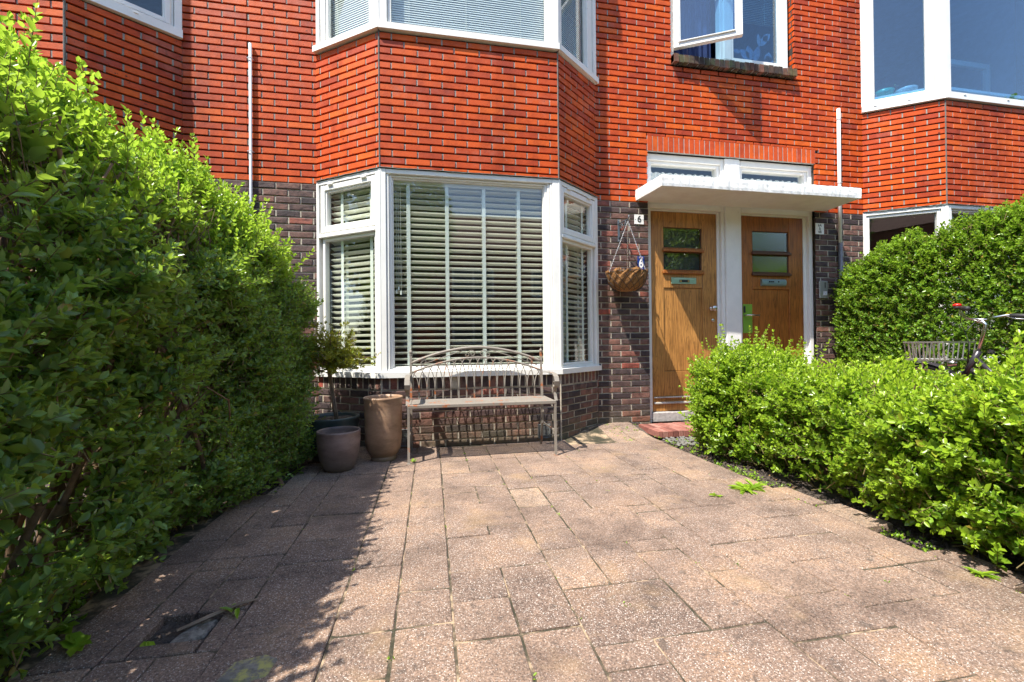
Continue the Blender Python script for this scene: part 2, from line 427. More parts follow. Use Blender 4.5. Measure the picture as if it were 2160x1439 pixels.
def soldiers(mb, F, s0, s1, z0, z1, mi=(0, 1), pitch=.0605, o=0.0, rough=0.0, depth=.012):
    n = max(1, round((s1-s0)/pitch)); p = (s1-s0)/n
    for i in range(n):
        mb.mi = mi[0]; mb.rv = random.random(); j = random.uniform(-.0015, .0015)-rough*random.random()
        fbox(mb, F, s0+i*p+.0045, s0+(i+1)*p-.0045, o-depth, o+j, z0+.001+rough*random.random(), z1-.001-rough*random.random(), .0018+rough*.3)
    mb.mi = mi[1]; fbox(mb, F, s0, s1, o-depth-.02, o-.0035, z0+.0005, z1-.0005)
def slabglass(mb, F, s0, s1, z0, z1, o, t=.004):
    fbox(mb, F, s0, s1, o-t, o, z0, z1)
def ring(mb, F, s0, s1, z0, z1, w, o0, o1, ch=.003, wb=None, wt=None):
    """rectangular frame: outer rect, member width w"""
    wb = w if wb is None else wb; wt = w if wt is None else wt
    fbox(mb, F, s0, s0+w, o0, o1, z0, z1, ch); fbox(mb, F, s1-w, s1, o0, o1, z0, z1, ch)
    fbox(mb, F, s0+w, s1-w, o0, o1-.0015, z1-wt, z1-.0006, ch); fbox(mb, F, s0+w, s1-w, o0, o1-.0015, z0+.0006, z0+wb, ch)
# ---------------------------------------------------------------- the row of houses
W = Fr((0, 0), (1, 0))                       # the facade plane; s = world x
XL, FL, FR_, XR, BD = -1.022, -.415, 1.165, 1.706, .42
house = empty('brick_house', (1.6, 0, 0), 'middle red brick row house with a white framed bay window and two wooden front doors', 'house')
houseL = empty('brick_house', (-3.6, 0, 0), 'neighbouring brick house on the left, mostly hidden behind the tall hedge', 'house')
houseR = empty('brick_house', (6.6, 0, 0), 'neighbouring brick house on the right with blue reflections in its upper bay window', 'house')
ZS = 2.378; ZB = 2.392; ZU = 3.575; ZUT = 5.35; ZTOP = 6.6
H0 = (2.277, 4.365, -.1, 2.925)              # doorway with the transom lights
H1 = (2.565, 4.105, 3.965, 5.45)             # casement window over the doors
SPL, SPR = -1.60, 4.70                       # party lines at the cable pipes

def wallseg(hs, s0, s1, holes):
    u = MB(); 
    bricks(u, W, s0, s1, ZS, ZTOP, holes, phase=(.03-s0))
    part(u, 'upper_wall', [M['red'], M['mort'], M['back']], hs)
    cuts = sorted([(h[0], h[1]) for h in holes if h[2] < .5]); x = s0
    for a, b in cuts+[(s1, s1)]:
        if a-x > .02:
            l = MB(); bricks(l, W, x, a, -.06, ZS-.004, (), phase=(.03-x), rough=.004, head=.011, bed=.011, headdepth=.004)
            part(l, 'lower_wall', [M['dark'], M['mortd'], M['mortd']], hs)
        x = b
bayhole = lambda a, b: (a+.03, b-.03, -.2, ZTOP-1.1)
wallseg(house, SPL, SPR, [bayhole(XL, XR), (H0[0], H0[1], H0[2], H0[3]+.165), (H1[0], H1[1], H1[2]-.105, H1[3])])
wallseg(houseL, -7.2, SPL-.0, [bayhole(-4.86, -2.111)])
wallseg(houseR, SPR+.0, 11.0, [bayhole(5.02, 7.80)])

def bay(hs, XL, FL, FR, XR, style):
    """canted bay, two storeys; style chooses the joinery"""
    A, B, C_, D_ = (XL, 0), (FL, -BD), (FR, -BD), (XR, 0)
    Fl, Ff, Fr_ = Fr(A, B), Fr(B, C_), Fr(C_, D_)
    # brickwork
    sp = MB(); ba = MB(); up = MB()
    for F, ph in ((Fl, .06), (Ff, .107), (Fr_, .12)):
        bricks(sp, F, .004, F.L-.004, ZB+.012, ZU-.004, phase=ph, thick=.14)
        bricks(up, F, .004, F.L-.004, ZUT, ZTOP-1.0, phase=ph, thick=.14)
        bricks(ba, F, .004, F.L-.004, -.06, .505, phase=ph, rough=.004, head=.011, bed=.011, thick=.14, zref=.505, headdepth=.004)
        soldiers(ba, F, .004, F.L-.004, .507, .612, mi=(0, 1), rough=.003, pitch=.066)
    for (x, y) in (B, C_):
        for mbx, z0, z1 in ((sp, ZB+.012, ZU-.004), (up, ZUT, ZTOP-1.0), (ba, -.06, .605)):
            mbx.mi = 3; mbx.tube([(x, y+.004, z0), (x, y+.004, z1)], .008, 6)
    rd, md, bk = M['red'], M['mort'], M['back']
    part(sp, 'bay_wall', [rd, md, bk, M['corner']], hs); part(up, 'bay_wall', [rd, md, bk, M['corner']], hs)
    part(ba, 'bay_base', [M['dark'], M['mortd'], M['mortd'], M['mortd']], hs)
    rf = MB()
    poly = [(XL-.08, .02), (FL-.05, -BD-.1), (FR+.05, -BD-.1), (XR+.08, .02)]
    z = ZTOP-1.0
    vs = [(x, y, z) for x, y in poly]+[(x, y, z+.14) for x, y in poly]
    rf.add(vs, [(0, 1, 2, 3), (7, 6, 5, 4)]+[(i, (i+1) % 4, 4+(i+1) % 4, 4+i) for i in range(4)])
    part(rf, 'bay_roof', M['roof'], hs)
    # ---------------- lower window
    wm = M['white'] if style != 'left' else M['pvc']
    z0, z1 = .612, ZB
    fr = MB()
    def sill(mb, za, zb, out):
        """sill / head board following the three sides, mitred"""
        for F, e0, e1 in ((Fl, 0.0, 1.0), (Ff, 1.0, 1.0), (Fr_, 1.0, 0.0)):
            k = out*math.tan(R(17.6))
            a0 = -k*e0; a1 = F.L+k*e1
            vs = [F((0, -.05, za)), F((F.L, -.05, za)), F((a1, out, za)), F((a0, out, za)), F((0, -.05, zb+.012)), F((F.L, -.05, zb+.012)), F((a1, out, zb)), F((a0, out, zb))]
            mb.add([tuple(v) for v in vs], [(0, 3, 2, 1), (4, 5, 6, 7), (3, 7, 6, 2), (0, 4, 7, 3), (1, 2, 6, 5)])
    L1, L2, L3 = Fl.L, Ff.L, Fr_.L
    # posts and heads
    for (F, a, b) in ((Fl, .0, .032), (Fl, L1-.05, L1-.006), (Ff, .006, .05), (Ff, L2-.062, L2-.006), (Fr_, .006, .045), (Fr_, L3-.052, L3)):
        fbox(fr, F, a, b, -.07, .004, z0+.03, z1-.001, .004)
    for (x, y) in (B, C_): fr.tube([(x, y+.012, z0+.02), (x, y+.012, z1-.002)], .018, 8)
    for F, e0, e1 in ((Fl, .032, L1-.05), (Ff, .05, L2-.062), (Fr_, .045, L3-.052)):
        fbox(fr, F, e0, e1, -.07, .0025, z1-.04, z1-.0015, .003)
        fbox(fr, F, e0, e1, -.07, -.004, z0+.03, z0+.068, .003)
    # front: stepped inner frame
    fbox(fr, Ff, .0525, .072, -.075, -.006, z0+.06, z1-.041, .002)
    ring(fr, Ff, .073, L2-.109, z0+.058, z1-.042, .022, -.075, -.022, .003, .018, .018)
    ring(fr, Ff, .095, L2-.131, z0+.0765, z1-.06, .012, -.08, -.038, .002)
    fbox(fr, Ff, L2-.108, L2-.086, -.075, -.012, z0+.06, z1-.041, .003); fbox(fr, Ff, L2-.084, L2-.0635, -.075, -.003, z0+.06, z1-.041, .003)
    gl = []
    if style == 'mid':
        for F, g0, g1, t0, t1, l0, l1 in ((Fl, .145, .607, .075, L1-.075, .085, L1-.078), (Fr_, .112, .565, .060, L3-.075, .072, L3-.098)):
            # transom rail with drip, frame stiles around the lower light
            fbox(fr, F, .03, F.L-.05, -.07, .012, 1.868, 1.893, .003); fbox(fr, F, .032, F.L-.05, -.07, -.006, 1.8935, 1.912, .003)
            ring(fr, F, l0-.028, l1+.028, z0+.066, 1.867, .028, -.07, -.018, .003)
            ring(fr, F, l0, l1, z0+.094-.028, 1.867-.028, .008, -.075, -.03, .002) if False else None
            sh = MB(); ring(sh, F, t0-.026, t1+.026, 1.9125, z1-.046, .05, -.065, -.001, .004); ring(sh, F, t0+.02, t1-.02, 1.9605, z1-.094, .018, -.065, -.016, .003)
            gl.append(('sash', sh))
            for hs_ in (t0+.07, t1-.13): hg = MB(); fbox(hg, F, hs_, hs_+.06, .0, .016, z1-.056, z1-.046, .003); gl.append(('hinge', hg))
            a = MB(); fbox(a, F, t0+.035, t1-.035, -.048, -.044, 1.972, z1-.108); gl.append(('pane', a))
            a = MB(); fbox(a, F, l0-.003, l1+.003, -.048, -.044, z0+.09, 1.842); gl.append(('pane', a))
    else:
        for F in (Fl, Fr_):
            ring(fr, F, .034, F.L-.052, z0+.066, z1-.042, .03, -.07, -.012, .003)
            a = MB(); fbox(a, F, .06, F.L-.078, -.048, -.044, z0+.09, z1-.068); gl.append(('pane', a))
    a = MB(); fbox(a, Ff, .103, L2-.139, -.062, -.058, z0+.084, z1-.068); gl.append(('pane', a))
    bw = part(fr, 'bay_window', wm, hs, 'lower bay window frame')
    sl_ = MB(); sill(sl_, z0-.002, z0+.045, .032); part(sl_, 'window_sill', wm, bw)
    for nm, g in gl: part(g, nm, {'pane': M['glass'], 'sash': wm, 'hinge': wm}[nm], bw)
    # wavy lead flashing over the head
    ld = MB()
    for F in (Fl, Ff, Fr_):
        n = int(F.L/.03); pts = [(F.L*i/n, random.uniform(-.004, .004)) for i in range(n+1)]
        for i in range(n):
            (a0, d0), (a1, d1) = pts[i], pts[i+1]
            q = [F((a0, -.01, z1+.012)), F((a1, -.01, z1+.012)), F((a1, .016, z1+.004+d1)), F((a0, .016, z1+.004+d0)), F((a0, -.01, z1+.009)), F((a1, -.01, z1+.009)), F((a1, .016, z1+.001+d1)), F((a0, .016, z1+.001+d0))]
            ld.add([tuple(v) for v in q], [(0, 1, 2, 3), (4, 7, 6, 5), (3, 2, 6, 7)])
    part(ld, 'flashing', M['lead'], bw)
    # ---------------- upper window
    z0, z1 = ZU, ZUT
    fr = MB(); gl = []
    if style == 'mid':
        for (F, a, b) in ((Fl, .012, .05), (Fl, L1-.085, L1-.004), (Ff, .004, .07), (Ff, L2-.075, L2-.004), (Fr_, .004, .05), (Fr_, L3-.05, L3)):
            fbox(fr, F, a, b, -.07, .008, z0+.045, z1, .004)
        for (x, y) in (B, C_): fr.tube([(x, y+.008, z0+.02), (x, y+.008, z1)], .02, 8)
        for F, g0, g1 in ((Fl, .14, L1-.086), (Ff, .094, L2-.14), (Fr_, .05, L3-.10)):
            ring(fr, F, (.052 if F is Fl else .072 if F is Ff else .052), (L1-.087 if F is Fl else L2-.077 if F is Ff else L3-.052), z0+.046, z1, .03, -.07, -.01, .003)
            fbox(fr, F, .03, F.L-.03, -.07, -.005, z1-.06, z1+.002)
            a = MB(); fbox(a, F, .075, F.L-.075, -.048, -.044, z0+.07, z1-.03); gl.append(a)
        fbox(fr, Fl, .083, .112, -.06, -.004, z0+.07, z1-.05, .004); fbox(fr, Fl, .1135, .135, -.06, -.02, z0+.07, z1-.05, .003)
        fbox(fr, Fr_, L3-.16, L3-.083, -.06, -.002, z0+.07, z1-.05, .004); fbox(fr, Fr_, .083, .10, -.06, -.02, z0+.07, z1-.05, .003)
        so_, sz = .035, .05
    else:
        wide = .085 if style == 'right' else .045
        for (F, a, b) in ((Fl, .0, .055), (Fl, L1-wide, L1-.004), (Ff, .004, .06), (Ff, L2-.06, L2-.004), (Fr_, .004, .05), (Fr_, L3-.055, L3)):
            fbox(fr, F, a, b, -.07, .004, z0+.06, z1, .004)
        for (x, y) in (B, C_): fr.tube([(x, y+.012, z0+.02), (x, y+.012, z1)], .018, 8)
        for F, e0, e1 in ((Fl, .057, L1-wide-.002), (Ff, .062, L2-.062), (Fr_, .052, L3-.057)):
            if F is Ff:
                ring(fr, F, e0, e1, z0+.061, z1-.002, .035, -.065, -.008, .004)
            else:
                ring(fr, F, e0, e1, z0+.061, z1-.002, .026, -.065, -.012, .004)
                sh = MB(); ring(sh, F, e0+.024, e1-.024, z0+.085, z1-.026, .04, -.06, .006, .004); ring(sh, F, e0+.062, e1-.062, z0+.123, z1-.064, .012, -.06, -.012, .003)
                gl.append(('sash', sh))
            g = MB(); k = .033 if F is Ff else .07
            fbox(g, F, e0+k, e1-k, -.04, -.036, z0+.06+k, z1-k); gl.append(g)
            for q in (.14, .55): fbox(fr, F, F.L*q, F.L*q+.03, .02, .0345, z0+.042, z0+.049)
        so_, sz = .028, .066
    uw = part(fr, 'bay_window', wm if style != 'mid' else M['whiteold'], hs, 'upper bay window frame')
    sl_ = MB(); sill(sl_, z0-.004, z0+sz, so_); part(sl_, 'window_sill', wm if style != 'mid' else M['whiteold'], uw)
    for g in gl:
        if isinstance(g, tuple): part(g[1], g[0], wm, uw)
        else: part(g, 'pane', M['glassup'] if style == 'right' else M['glass'], uw)
    return Fl, Ff, Fr_
BM = bay(house, XL, FL, FR_, XR, 'mid')
BL = bay(houseL, -4.86, -4.27, -2.691, -2.111, 'left')
BR = bay(houseR, 5.02, 5.648, 7.18, 7.80, 'right')

# interior shells (rooms seen through the glass)
def room(hs, x0, x1, z0, z1, m, y0=.24, y1=3.8, floor=None, bayp=None):
    rm = MB(); t = .06
    rm.box(x0-t, x0, y0, y1, z0, z1); rm.box(x1, x1+t, y0, y1, z0, z1); rm.box(x0-t, x1+t, y1, y1+t, z0, z1)
    rm.box(x0-t, x1+t, y0-.03, y1+t, z1, z1+t)
    if bayp:
        p = [(bayp[0]+.05, .24), (bayp[1]+.03, -BD+.14), (bayp[2]-.03, -BD+.14), (bayp[3]-.05, .24)]
        for zz in (z0-.04, z1): rm.add([(a, b, zz) for a, b in p]+[(a, b, zz+.04) for a, b in p], [(0, 1, 2, 3), (7, 6, 5, 4)]+[(i, (i+1) % 4, 4+(i+1) % 4, 4+i) for i in range(4)])
    part(rm, 'interior_wall', m, hs)
    fl = MB(); fl.box(x0-t, x1+t, y0-.03, y1+t, z0-t, z0); part(fl, 'interior_floor', floor or M['floorin'], hs)
dimb = simple('sky_reflection_interior', (.16, .30, .50), .9)  # blue put into the upper room walls stands in for sky reflected in the glass
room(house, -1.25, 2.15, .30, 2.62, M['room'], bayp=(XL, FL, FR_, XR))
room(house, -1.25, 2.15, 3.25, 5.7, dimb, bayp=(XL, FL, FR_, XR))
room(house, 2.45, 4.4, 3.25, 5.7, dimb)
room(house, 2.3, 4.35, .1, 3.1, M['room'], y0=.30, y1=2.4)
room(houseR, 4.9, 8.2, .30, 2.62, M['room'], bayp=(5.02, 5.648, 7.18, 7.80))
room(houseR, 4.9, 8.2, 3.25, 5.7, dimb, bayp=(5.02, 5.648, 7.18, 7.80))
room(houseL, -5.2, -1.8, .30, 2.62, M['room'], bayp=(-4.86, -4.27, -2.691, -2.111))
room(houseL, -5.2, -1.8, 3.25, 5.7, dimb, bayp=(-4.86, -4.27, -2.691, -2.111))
for hs, a, b in ((house, SPL, SPR), (houseL, -7.2, SPL), (houseR, SPR, 11.0)):
    rf = MB(); rf.box(a+.002, b-.002, -.45, 8.0, ZTOP, ZTOP+.18); part(rf, 'roof', M['roof'], hs)
    bw_ = MB(); bw_.box(a+.002, b-.002, 7.8, 8.0, -.05, ZTOP-.002); part(bw_, 'rear_wall', M['back'], hs)

M['glasspat'] = None
t = NT('patterned_glass'); t.t.nodes.remove(t.b)
_tr = t.n('BsdfTransparent'); _tr.inputs[0].default_value = (.5, .55, .45, 1); _gl = t.n('BsdfGlossy'); _gl.inputs['Roughness'].default_value = .12
_bp = t.n('Bump'); _bp.inputs['Strength'].default_value = .5; _bp.inputs['Distance'].default_value = .004
t.l(t.noise(60, 3), _bp.inputs['Height']); t.l(_bp.outputs[0], _gl.inputs['Normal'])
_mx = t.n('MixShader'); _mx.inputs[0].default_value = .35; t.l(_tr.outputs[0], _mx.inputs[1]); t.l(_gl.outputs[0], _mx.inputs[2]); t.l(_mx.outputs[0], t.out.inputs[0])
M['glasspat'] = t.m
M['dimb'] = simple('dark_backing', (.03, .03, .035), .8)
M['black'] = simple('black_plastic', (.02, .02, .022), .45, bump=0)
M['brass'] = simple('brass', (.55, .36, .14), .35, .8, bump=0)
M['steel'] = simple('brushed_steel', (.62, .60, .57), .28, 1.0, .06, bump=.05)
M['greenmetal'] = simple('pale_green_metal', (.30, .48, .34), .38, .3, .08, bump=.05)
M['bluemetal'] = simple('pale_blue_metal', (.36, .55, .56), .35, .4, .06, bump=.05)
M['greenplate'] = simple('green_plate', (.22, .42, .06), .3, .2, .06, bump=0)
M['barn'] = simple('flaking_grey_bar', (.42, .40, .36), .8, var=.4)
g_ = MB(); ring(g_, Fr((0, .45), (1, .45)), 6.75, 7.75, 3.8, 4.75, .07, -.05, 0); part(g_, 'mirrored_frame', M['pvc'], houseR)  # frame added inside the room, standing in for a window frame mirrored in the panes
# ---------------- door group
lt = MB(); soldiers(lt, W, H0[0]-.004, H0[1]+.005, H0[3]+.004, H0[3]+.163, pitch=.0625, o=.0025)
part(lt, 'brick_lintel', [M['red'], M['mort']], house)
fr = MB(); fo = -.045                          # face of the frame, behind the brick face
PX0, PX1 = 3.218, 3.402                        # middle post
D1 = (2.352, 3.142); D2 = (3.462, 4.268)
zb, zt = .03, H0[3]-.002
fbox(fr, W, H0[0]+.001, 2.318, -.17, fo, zb, zt, .004); fbox(fr, W, 4.318, H0[1]-.001, -.17, fo, zb, zt, .004)
fbox(fr, W, 3.178, PX0-.001, -.17, fo, zb, zt, .004); fbox(fr, W, PX1+.001, 3.43, -.17, fo, zb, zt, .004)
fbox(fr, W, PX0, PX1, -.17, fo+.022, .02, zt-.001, .006)
for a, b in ((2.3185, 3.1775), (3.4305, 4.3175)):
    fbox(fr, W, a, b, -.17, fo-.001, 2.335, 2.41, .004); fbox(fr, W, a, b, -.17, fo-.001, 2.856, zt-.0005, .004)
# rebates round the doors
for (a, b), (f0, f1) in ((D1, (2.3185, 3.1775)), (D2, (3.4305, 4.3175))):
    fbox(fr, W, f0, a-.003, -.175, fo-.035, .14, 2.334, .003); fbox(fr, W, b+.003, f1, -.175, fo-.035, .14, 2.334, .003)
    fbox(fr, W, a-.002, b+.002, -.175, fo-.036, 2.318, 2.3345, .002)
df = part(fr, 'door_frame', M['white'], house)
for i, (a, b) in enumerate(((2.3185, 3.1775), (3.4305, 4.3175))):
    s_ = MB(); ring(s_, W, a+.002, b-.002, 2.412, 2.855, .032, -.16, fo-.022, .003); part(s_, 'transom_sash', M['white'], df)
    g = MB(); fbox(g, W, a+.03, b-.03, -.11, -.105, 2.44, 2.83); part(g, 'transom_pane', M['glass'], df)
    # lace half-curtain / planks just inside
    g = MB(); n = 60
    for k in range(n):
        xa = a+.035+(b-a-.07)*k/n; xb = a+.035+(b-a-.07)*(k+1)/n
        o0, o1 = -.14-.006*math.sin(k*1.7), -.14-.006*math.sin((k+1)*1.7); zt_ = 2.762 + .006*math.sin(k*1.05)
        g.quad(tuple(W((xa, o0, 2.44))), tuple(W((xb, o1, 2.44))), tuple(W((xb, o1, zt_))), tuple(W((xa, o0, zt_))))
    part(g, 'lace_curtain', simple('lace_curtain', (.72, .71, .66), .9), df)
def make_door(a, b, m, idx):
    z0, z1 = .142, 2.316; o = fo-.04; op = o-.012; w = b-a
    d = MB()
    ga, gb = (2.50, 2.96) if idx == 1 else (3.603, 4.078)
    fbox(d, W, a, ga-.002, -.135, o, z0, z1, .003); fbox(d, W, gb+.002, b, -.135, o, z0, z1, .003)
    fbox(d, W, ga-.0015, gb+.0015, -.135, o-.001, 2.148, z1-.001, .003)
    fbox(d, W, ga-.0015, gb+.0015, -.135, o-.001, 1.485, 1.66, .003)
    pz = .572 if idx == 1 else .55
    fbox(d, W, ga-.0015, gb+.0015, -.125, op, pz+.006, 1.4835, .002)       # tall panel
    if idx == 1:
        fbox(d, W, ga-.0015, gb+.0015, -.125, op+.0065, .262, pz+.002, .002)
    else: fbox(d, W, ga-.0015, gb+.0015, -.135, o-.001, .262, pz, .002)
    fbox(d, W, ga-.0015, gb+.0015, -.135, o-.001, z0+.001, .258, .003)
    dr = part(d, 'front_door', m, house, 'oak front door with a brass letter slot' if idx == 1 else 'darker front door with a green handle plate')
    l = MB()
    for zz in (1.878, 1.637):
        fbox(l, W, ga-.02, gb+.02, o+.0005, o+.026, zz, zz+.030, .005); fbox(l, W, ga-.008, gb+.008, o+.0005, o+.014, zz+.0305, zz+.043, .003)
    part(l, 'glazing_ledge', M['darkwood'] if idx == 2 else M['door2'], dr)
    bead = MB()
    for za, zc in ((1.921, 2.148), (1.68, 1.878)):
        ring(bead, W, ga, gb, za+.0005, zc-.0005, .006, -.13, o-.008, .001)
    part(bead, 'glazing_bead', M['darkwood'], dr)
    for za, zc in ((1.921, 2.148), (1.68, 1.878)):
        g = MB(); fbox(g, W, ga+.004, gb-.004, -.105, -.1, za+.003, zc-.003); part(g, 'door_pane', M['glass'] if idx == 1 else M['glasspat'], dr)
        g = MB(); fbox(g, W, ga+.002, gb-.002, -.128, -.122, za+.003, zc-.003); part(g, 'dark_backing_board', M['dimb'], dr)  # second box: dark board set close behind each door pane
    if idx == 1:
        l = MB(); fbox(l, W, a+.01, b-.004, o+.001, o+.018, .222, .243, .004); fbox(l, W, a+.01, b-.004, o+.001, o+.012, .285, .300, .003); part(l, 'weather_bar', M['barn'], dr)
        s_ = MB(); fbox(s_, W, 2.585, 2.885, o+.0005, o+.008, 1.529, 1.598, .002)
        sl = part(s_, 'letter_slot', M['greenmetal'], dr)
        k = MB(); fbox(k, W, 2.68, 2.80, o+.0085, o+.012, 1.546, 1.574, .001); part(k, 'slot_flap', M['black'], sl)
        for sx in (2.683, 2.776): k = MB(); fbox(k, W, sx, sx+.021, o+.0125, o+.017, 1.549, 1.570, .003); part(k, 'slot_screw', M['brass'], sl)
        k = MB(); fbox(k, W, 2.615, 2.86, o+.0082, o+.0088, 1.581, 1.584); part(k, 'slot_line', M['alu'], sl)
        kn = MB(); kn.smooth = True
        T = lambda p: W((3.076+p[0], o+p[2], 1.262+p[1]))
        kn.lathe([(.0, .0), (.026, .001), (.026, .006), (.012, .010), (.011, .028), (.022, .036), (.029, .046), (.028, .058), (.018, .065), (0, .067)], 0, 0, 28, T)
        part(kn, 'door_knob', M['steel'], dr)
        kn = MB(); kn.smooth = True
        T = lambda p: W((3.088+p[0], o+p[2], 1.130+p[1]))
        kn.lathe([(0, 0), (.018, .001), (.018, .007), (.010, .011), (0, .011)], 0, 0, 24, T); part(kn, 'door_lock', M['steel'], dr)
    else:
        k = MB(); k.smooth = True; n = 10; zc = 1.562
        vs = []
        for s_ in (3.70, 4.02):
            for i in range(n+1):
                an = -math.pi/2+math.pi*i/n; vs.append(tuple(W((s_, o+.001+.03*math.cos(an), zc+.04*math.sin(an)))))
        fs = [(i, i+1, n+2+i, n+1+i) for i in range(n)]+[tuple(range(n+1)), tuple(range(n+1, 2*n+2))]
        k.add(vs, fs); sl = part(k, 'letter_slot', M['bluemetal'], dr)
        st = MB()
        for xs_ in ((3.785, 3.805), (3.812, 3.832), (3.838, 3.85), (3.905, 3.918)): st = MB(); fbox(st, W, xs_[0], xs_[1], o+.0305, o+.0325, 1.561, 1.576); part(st, 'letter_sticker', M['black'], sl)
        k = MB(); fbox(k, W, 3.466, 3.585, o+.001, o+.006, .985, 1.312, .002); hp = part(k, 'handle_plate', M['greenplate'], dr)
        k = MB(); k.smooth = True; k.tube([W((3.482, o+.004, 1.186)), W((3.482, o+.05, 1.186)), W((3.49, o+.058, 1.186)), W((3.63, o+.06, 1.184))], .009, 10); part(k, 'lever_handle', M['steel'], hp)
        k = MB(); fbox(k, W, 3.468, 3.492, o+.0065, o+.018, 1.215, 1.29, .006); part(k, 'keypad', M['black'], hp)
make_door(*D1, M['door'], 1); make_door(*D2, M['door2'], 2)
st = MB(); fbox(st, W, 2.32, 4.32, -.17, fo+.005, .036, .138, .006); part(st, 'doorstep', simple('grey_step_stone', (.40, .37, .35), .9, var=.3, nscale=30, bump=.5), house)

# canopy slab over the doors (uneven, lumpy white render)
cp = MB(); cn = []
def cpt(x, y, z): return (x, y, z)
nx, ny = 90, 18
z0c, z1c = 2.388, 2.506
def outline(u, v):
    x = 2.135 + u*(4.50-2.135); y = .03 - v*.475
    if v > 0: x += (.045*v)*(1-u)*1.0 - .03*v*u
    return x, y
bmm = bmesh.new(); top = {}; bot = {}
def nz(x, y, s=17.0, a=.0018): return a*(math.sin(x*s*3.1+y*7)+math.sin(x*s*1.3-y*s*2.2+1)+.8*math.sin(x*s*5.7+y*s*3+2))/2
for i in range(nx+1):
    for j in range(ny+1):
        x, y = outline(i/nx, j/ny); e = min(i, nx-i)/nx*2.36; ev = (ny-j)/ny*.47
        rr = .012*max(0, 1-min(e, ev)/.02)
        top[i, j] = bmm.verts.new((x+nz(y, x)*.5, y+(nz(x, 0, 23, .004) if j == ny else 0), z1c+nz(x, y)-rr+.008*(1-j/ny)+random.uniform(-.0008, .0008)))
        bot[i, j] = bmm.verts.new((x, y+(nz(x, 3, 11, .002) if j == ny else 0), z0c+nz(x, y, 3, .0015)))
for i in range(nx):
    for j in range(ny):
        bmm.faces.new((top[i, j], top[i+1, j], top[i+1, j+1], top[i, j+1])); bmm.faces.new((bot[i, j+1], bot[i+1, j+1], bot[i+1, j], bot[i, j]))
mids = {}
def side(seq):
    rows = [[top[k] for k in seq]]
    for q in (1, 2, 3):
        row = []
        for k in seq:
            if (k, q) not in mids:
                a, b = top[k].co, bot[k].co; c = a.lerp(b, q/4)
                n = Vector((0, -1, 0)) if k[1] == ny else (Vector((-1, 0, 0)) if k[0] == 0 else Vector((1, 0, 0)))
                mids[(k, q)] = bmm.verts.new(c + n*(.003+random.uniform(-.0010, .0014)))
            row.append(mids[(k, q)])
        rows.append(row)
    rows.append([bot[k] for k in seq])
    for r0, r1 in zip(rows, rows[1:]):
        for m in range(len(seq)-1): bmm.faces.new((r0[m], r1[m], r1[m+1], r0[m+1]))
side([(i, ny) for i in range(nx+1)]); side([(0, j) for j in range(ny+1)]); side([(nx, j) for j in range(ny+1)])
me = bpy.data.meshes.new('canopy'); bmm.to_mesh(me); bmm.free(); me.materials.append(M['whiteold'])
t = NT('rough_white_render')
k = t.ramp(t.noise(6, 6, .7), [(.3, (.74, .73, .71)), (.6, (.82, .82, .80))])
d = t.ramp(t.noise(26, 7, .8, (1, 1, .5)), [(.62, (0, 0, 0)), (.72, (1, 1, 1))]); k = t.mix(t.math('MULTIPLY', d, .35), k, (.42, .41, .38))
t.col(k); t.set(Roughness=.85); t.bump(t.noise(30, 7, .7), .45, .006)
me.materials.clear(); me.materials.append(t.m)
can = bpy.data.objects.new('canopy', me); COL.objects.link(can); keep(can, house)

# casement window over the doors, one sash standing open
fr = MB(); c0, c1, cz0, cz1 = H1[0]+.004, 4.052, 3.972, H1[3]
fbox(fr, W, c0, c0+.045, -.13, -.03, cz0, cz1, .004); fbox(fr, W, c1-.05, c1, -.13, -.03, cz0, cz1, .004)
fbox(fr, W, c0+.0455, c1-.0505, -.13, -.028, cz0, cz0+.05, .004)
fbox(fr, W, c0+.0455, c1-.0505, -.13, -.055, cz0+.0505, cz0+.066, .004)
fbox(fr, W, 3.195, 3.325, -.13, -.05, cz0+.067, cz1, .004); fbox(fr, W, 3.235, 3.325, -.13, -.035, cz0+.067, cz1, .004)
ring(fr, W, 3.3255, c1-.0505, cz0+.067, cz1, .035, -.12, -.045, .004)
cw = part(fr, 'casement_window', M['white'], house, 'casement window with its left sash open over the doors')
g = MB(); fbox(g, W, 3.358, c1-.082, -.1, -.096, cz0+.10, cz1); part(g, 'pane', M['glassup'], cw)
SF = Fr((2.590, -.012), (2.590+.66*math.cos(R(28.2)), -.012-.66*math.sin(R(28.2))))
s_ = MB(); ring(s_, SF, 0, .668, 4.048, cz1-.03, .058, -.05, 0, .005, .062); ring(s_, SF, .058, .610, 4.110, cz1-.092, .012, -.045, -.012, .003)
fbox(s_, SF, .045, .60, .0005, .014, 4.098, 4.110, .003)
sh = part(s_, 'open_sash', M['white'], cw)
g = MB(); fbox(g, SF, .068, .600, -.03, -.026, 4.12, cz1-.10); part(g, 'sash_pane', M['glassup'], cw)
sb = MB(); ns_ = 25
for i in range(ns_):
    a = 2.568+1.53*i/ns_; b = a+1.53/ns_-.011; sb.mi = 0; sb.rv = random.random(); dr_ = random.uniform(-.004, .006); oo = .058+random.uniform(-.004, .005); zz = 3.885+random.uniform(-.004, .006)
    vs = [W((a, -.10, zz)), W((b, -.10, zz)), W((b, oo, zz-.006)), W((a, oo, zz-.006)), W((a, -.10, 3.990)), W((b, -.10, 3.990)), W((b, oo-.004, 3.962+dr_)), W((a, oo-.004, 3.962+dr_))]
    sb.add([tuple(v) for v in vs], [(0, 3, 2, 1), (4, 5, 6, 7), (0, 1, 5, 4), (1, 2, 6, 5), (2, 3, 7, 6), (3, 0, 4, 7)])
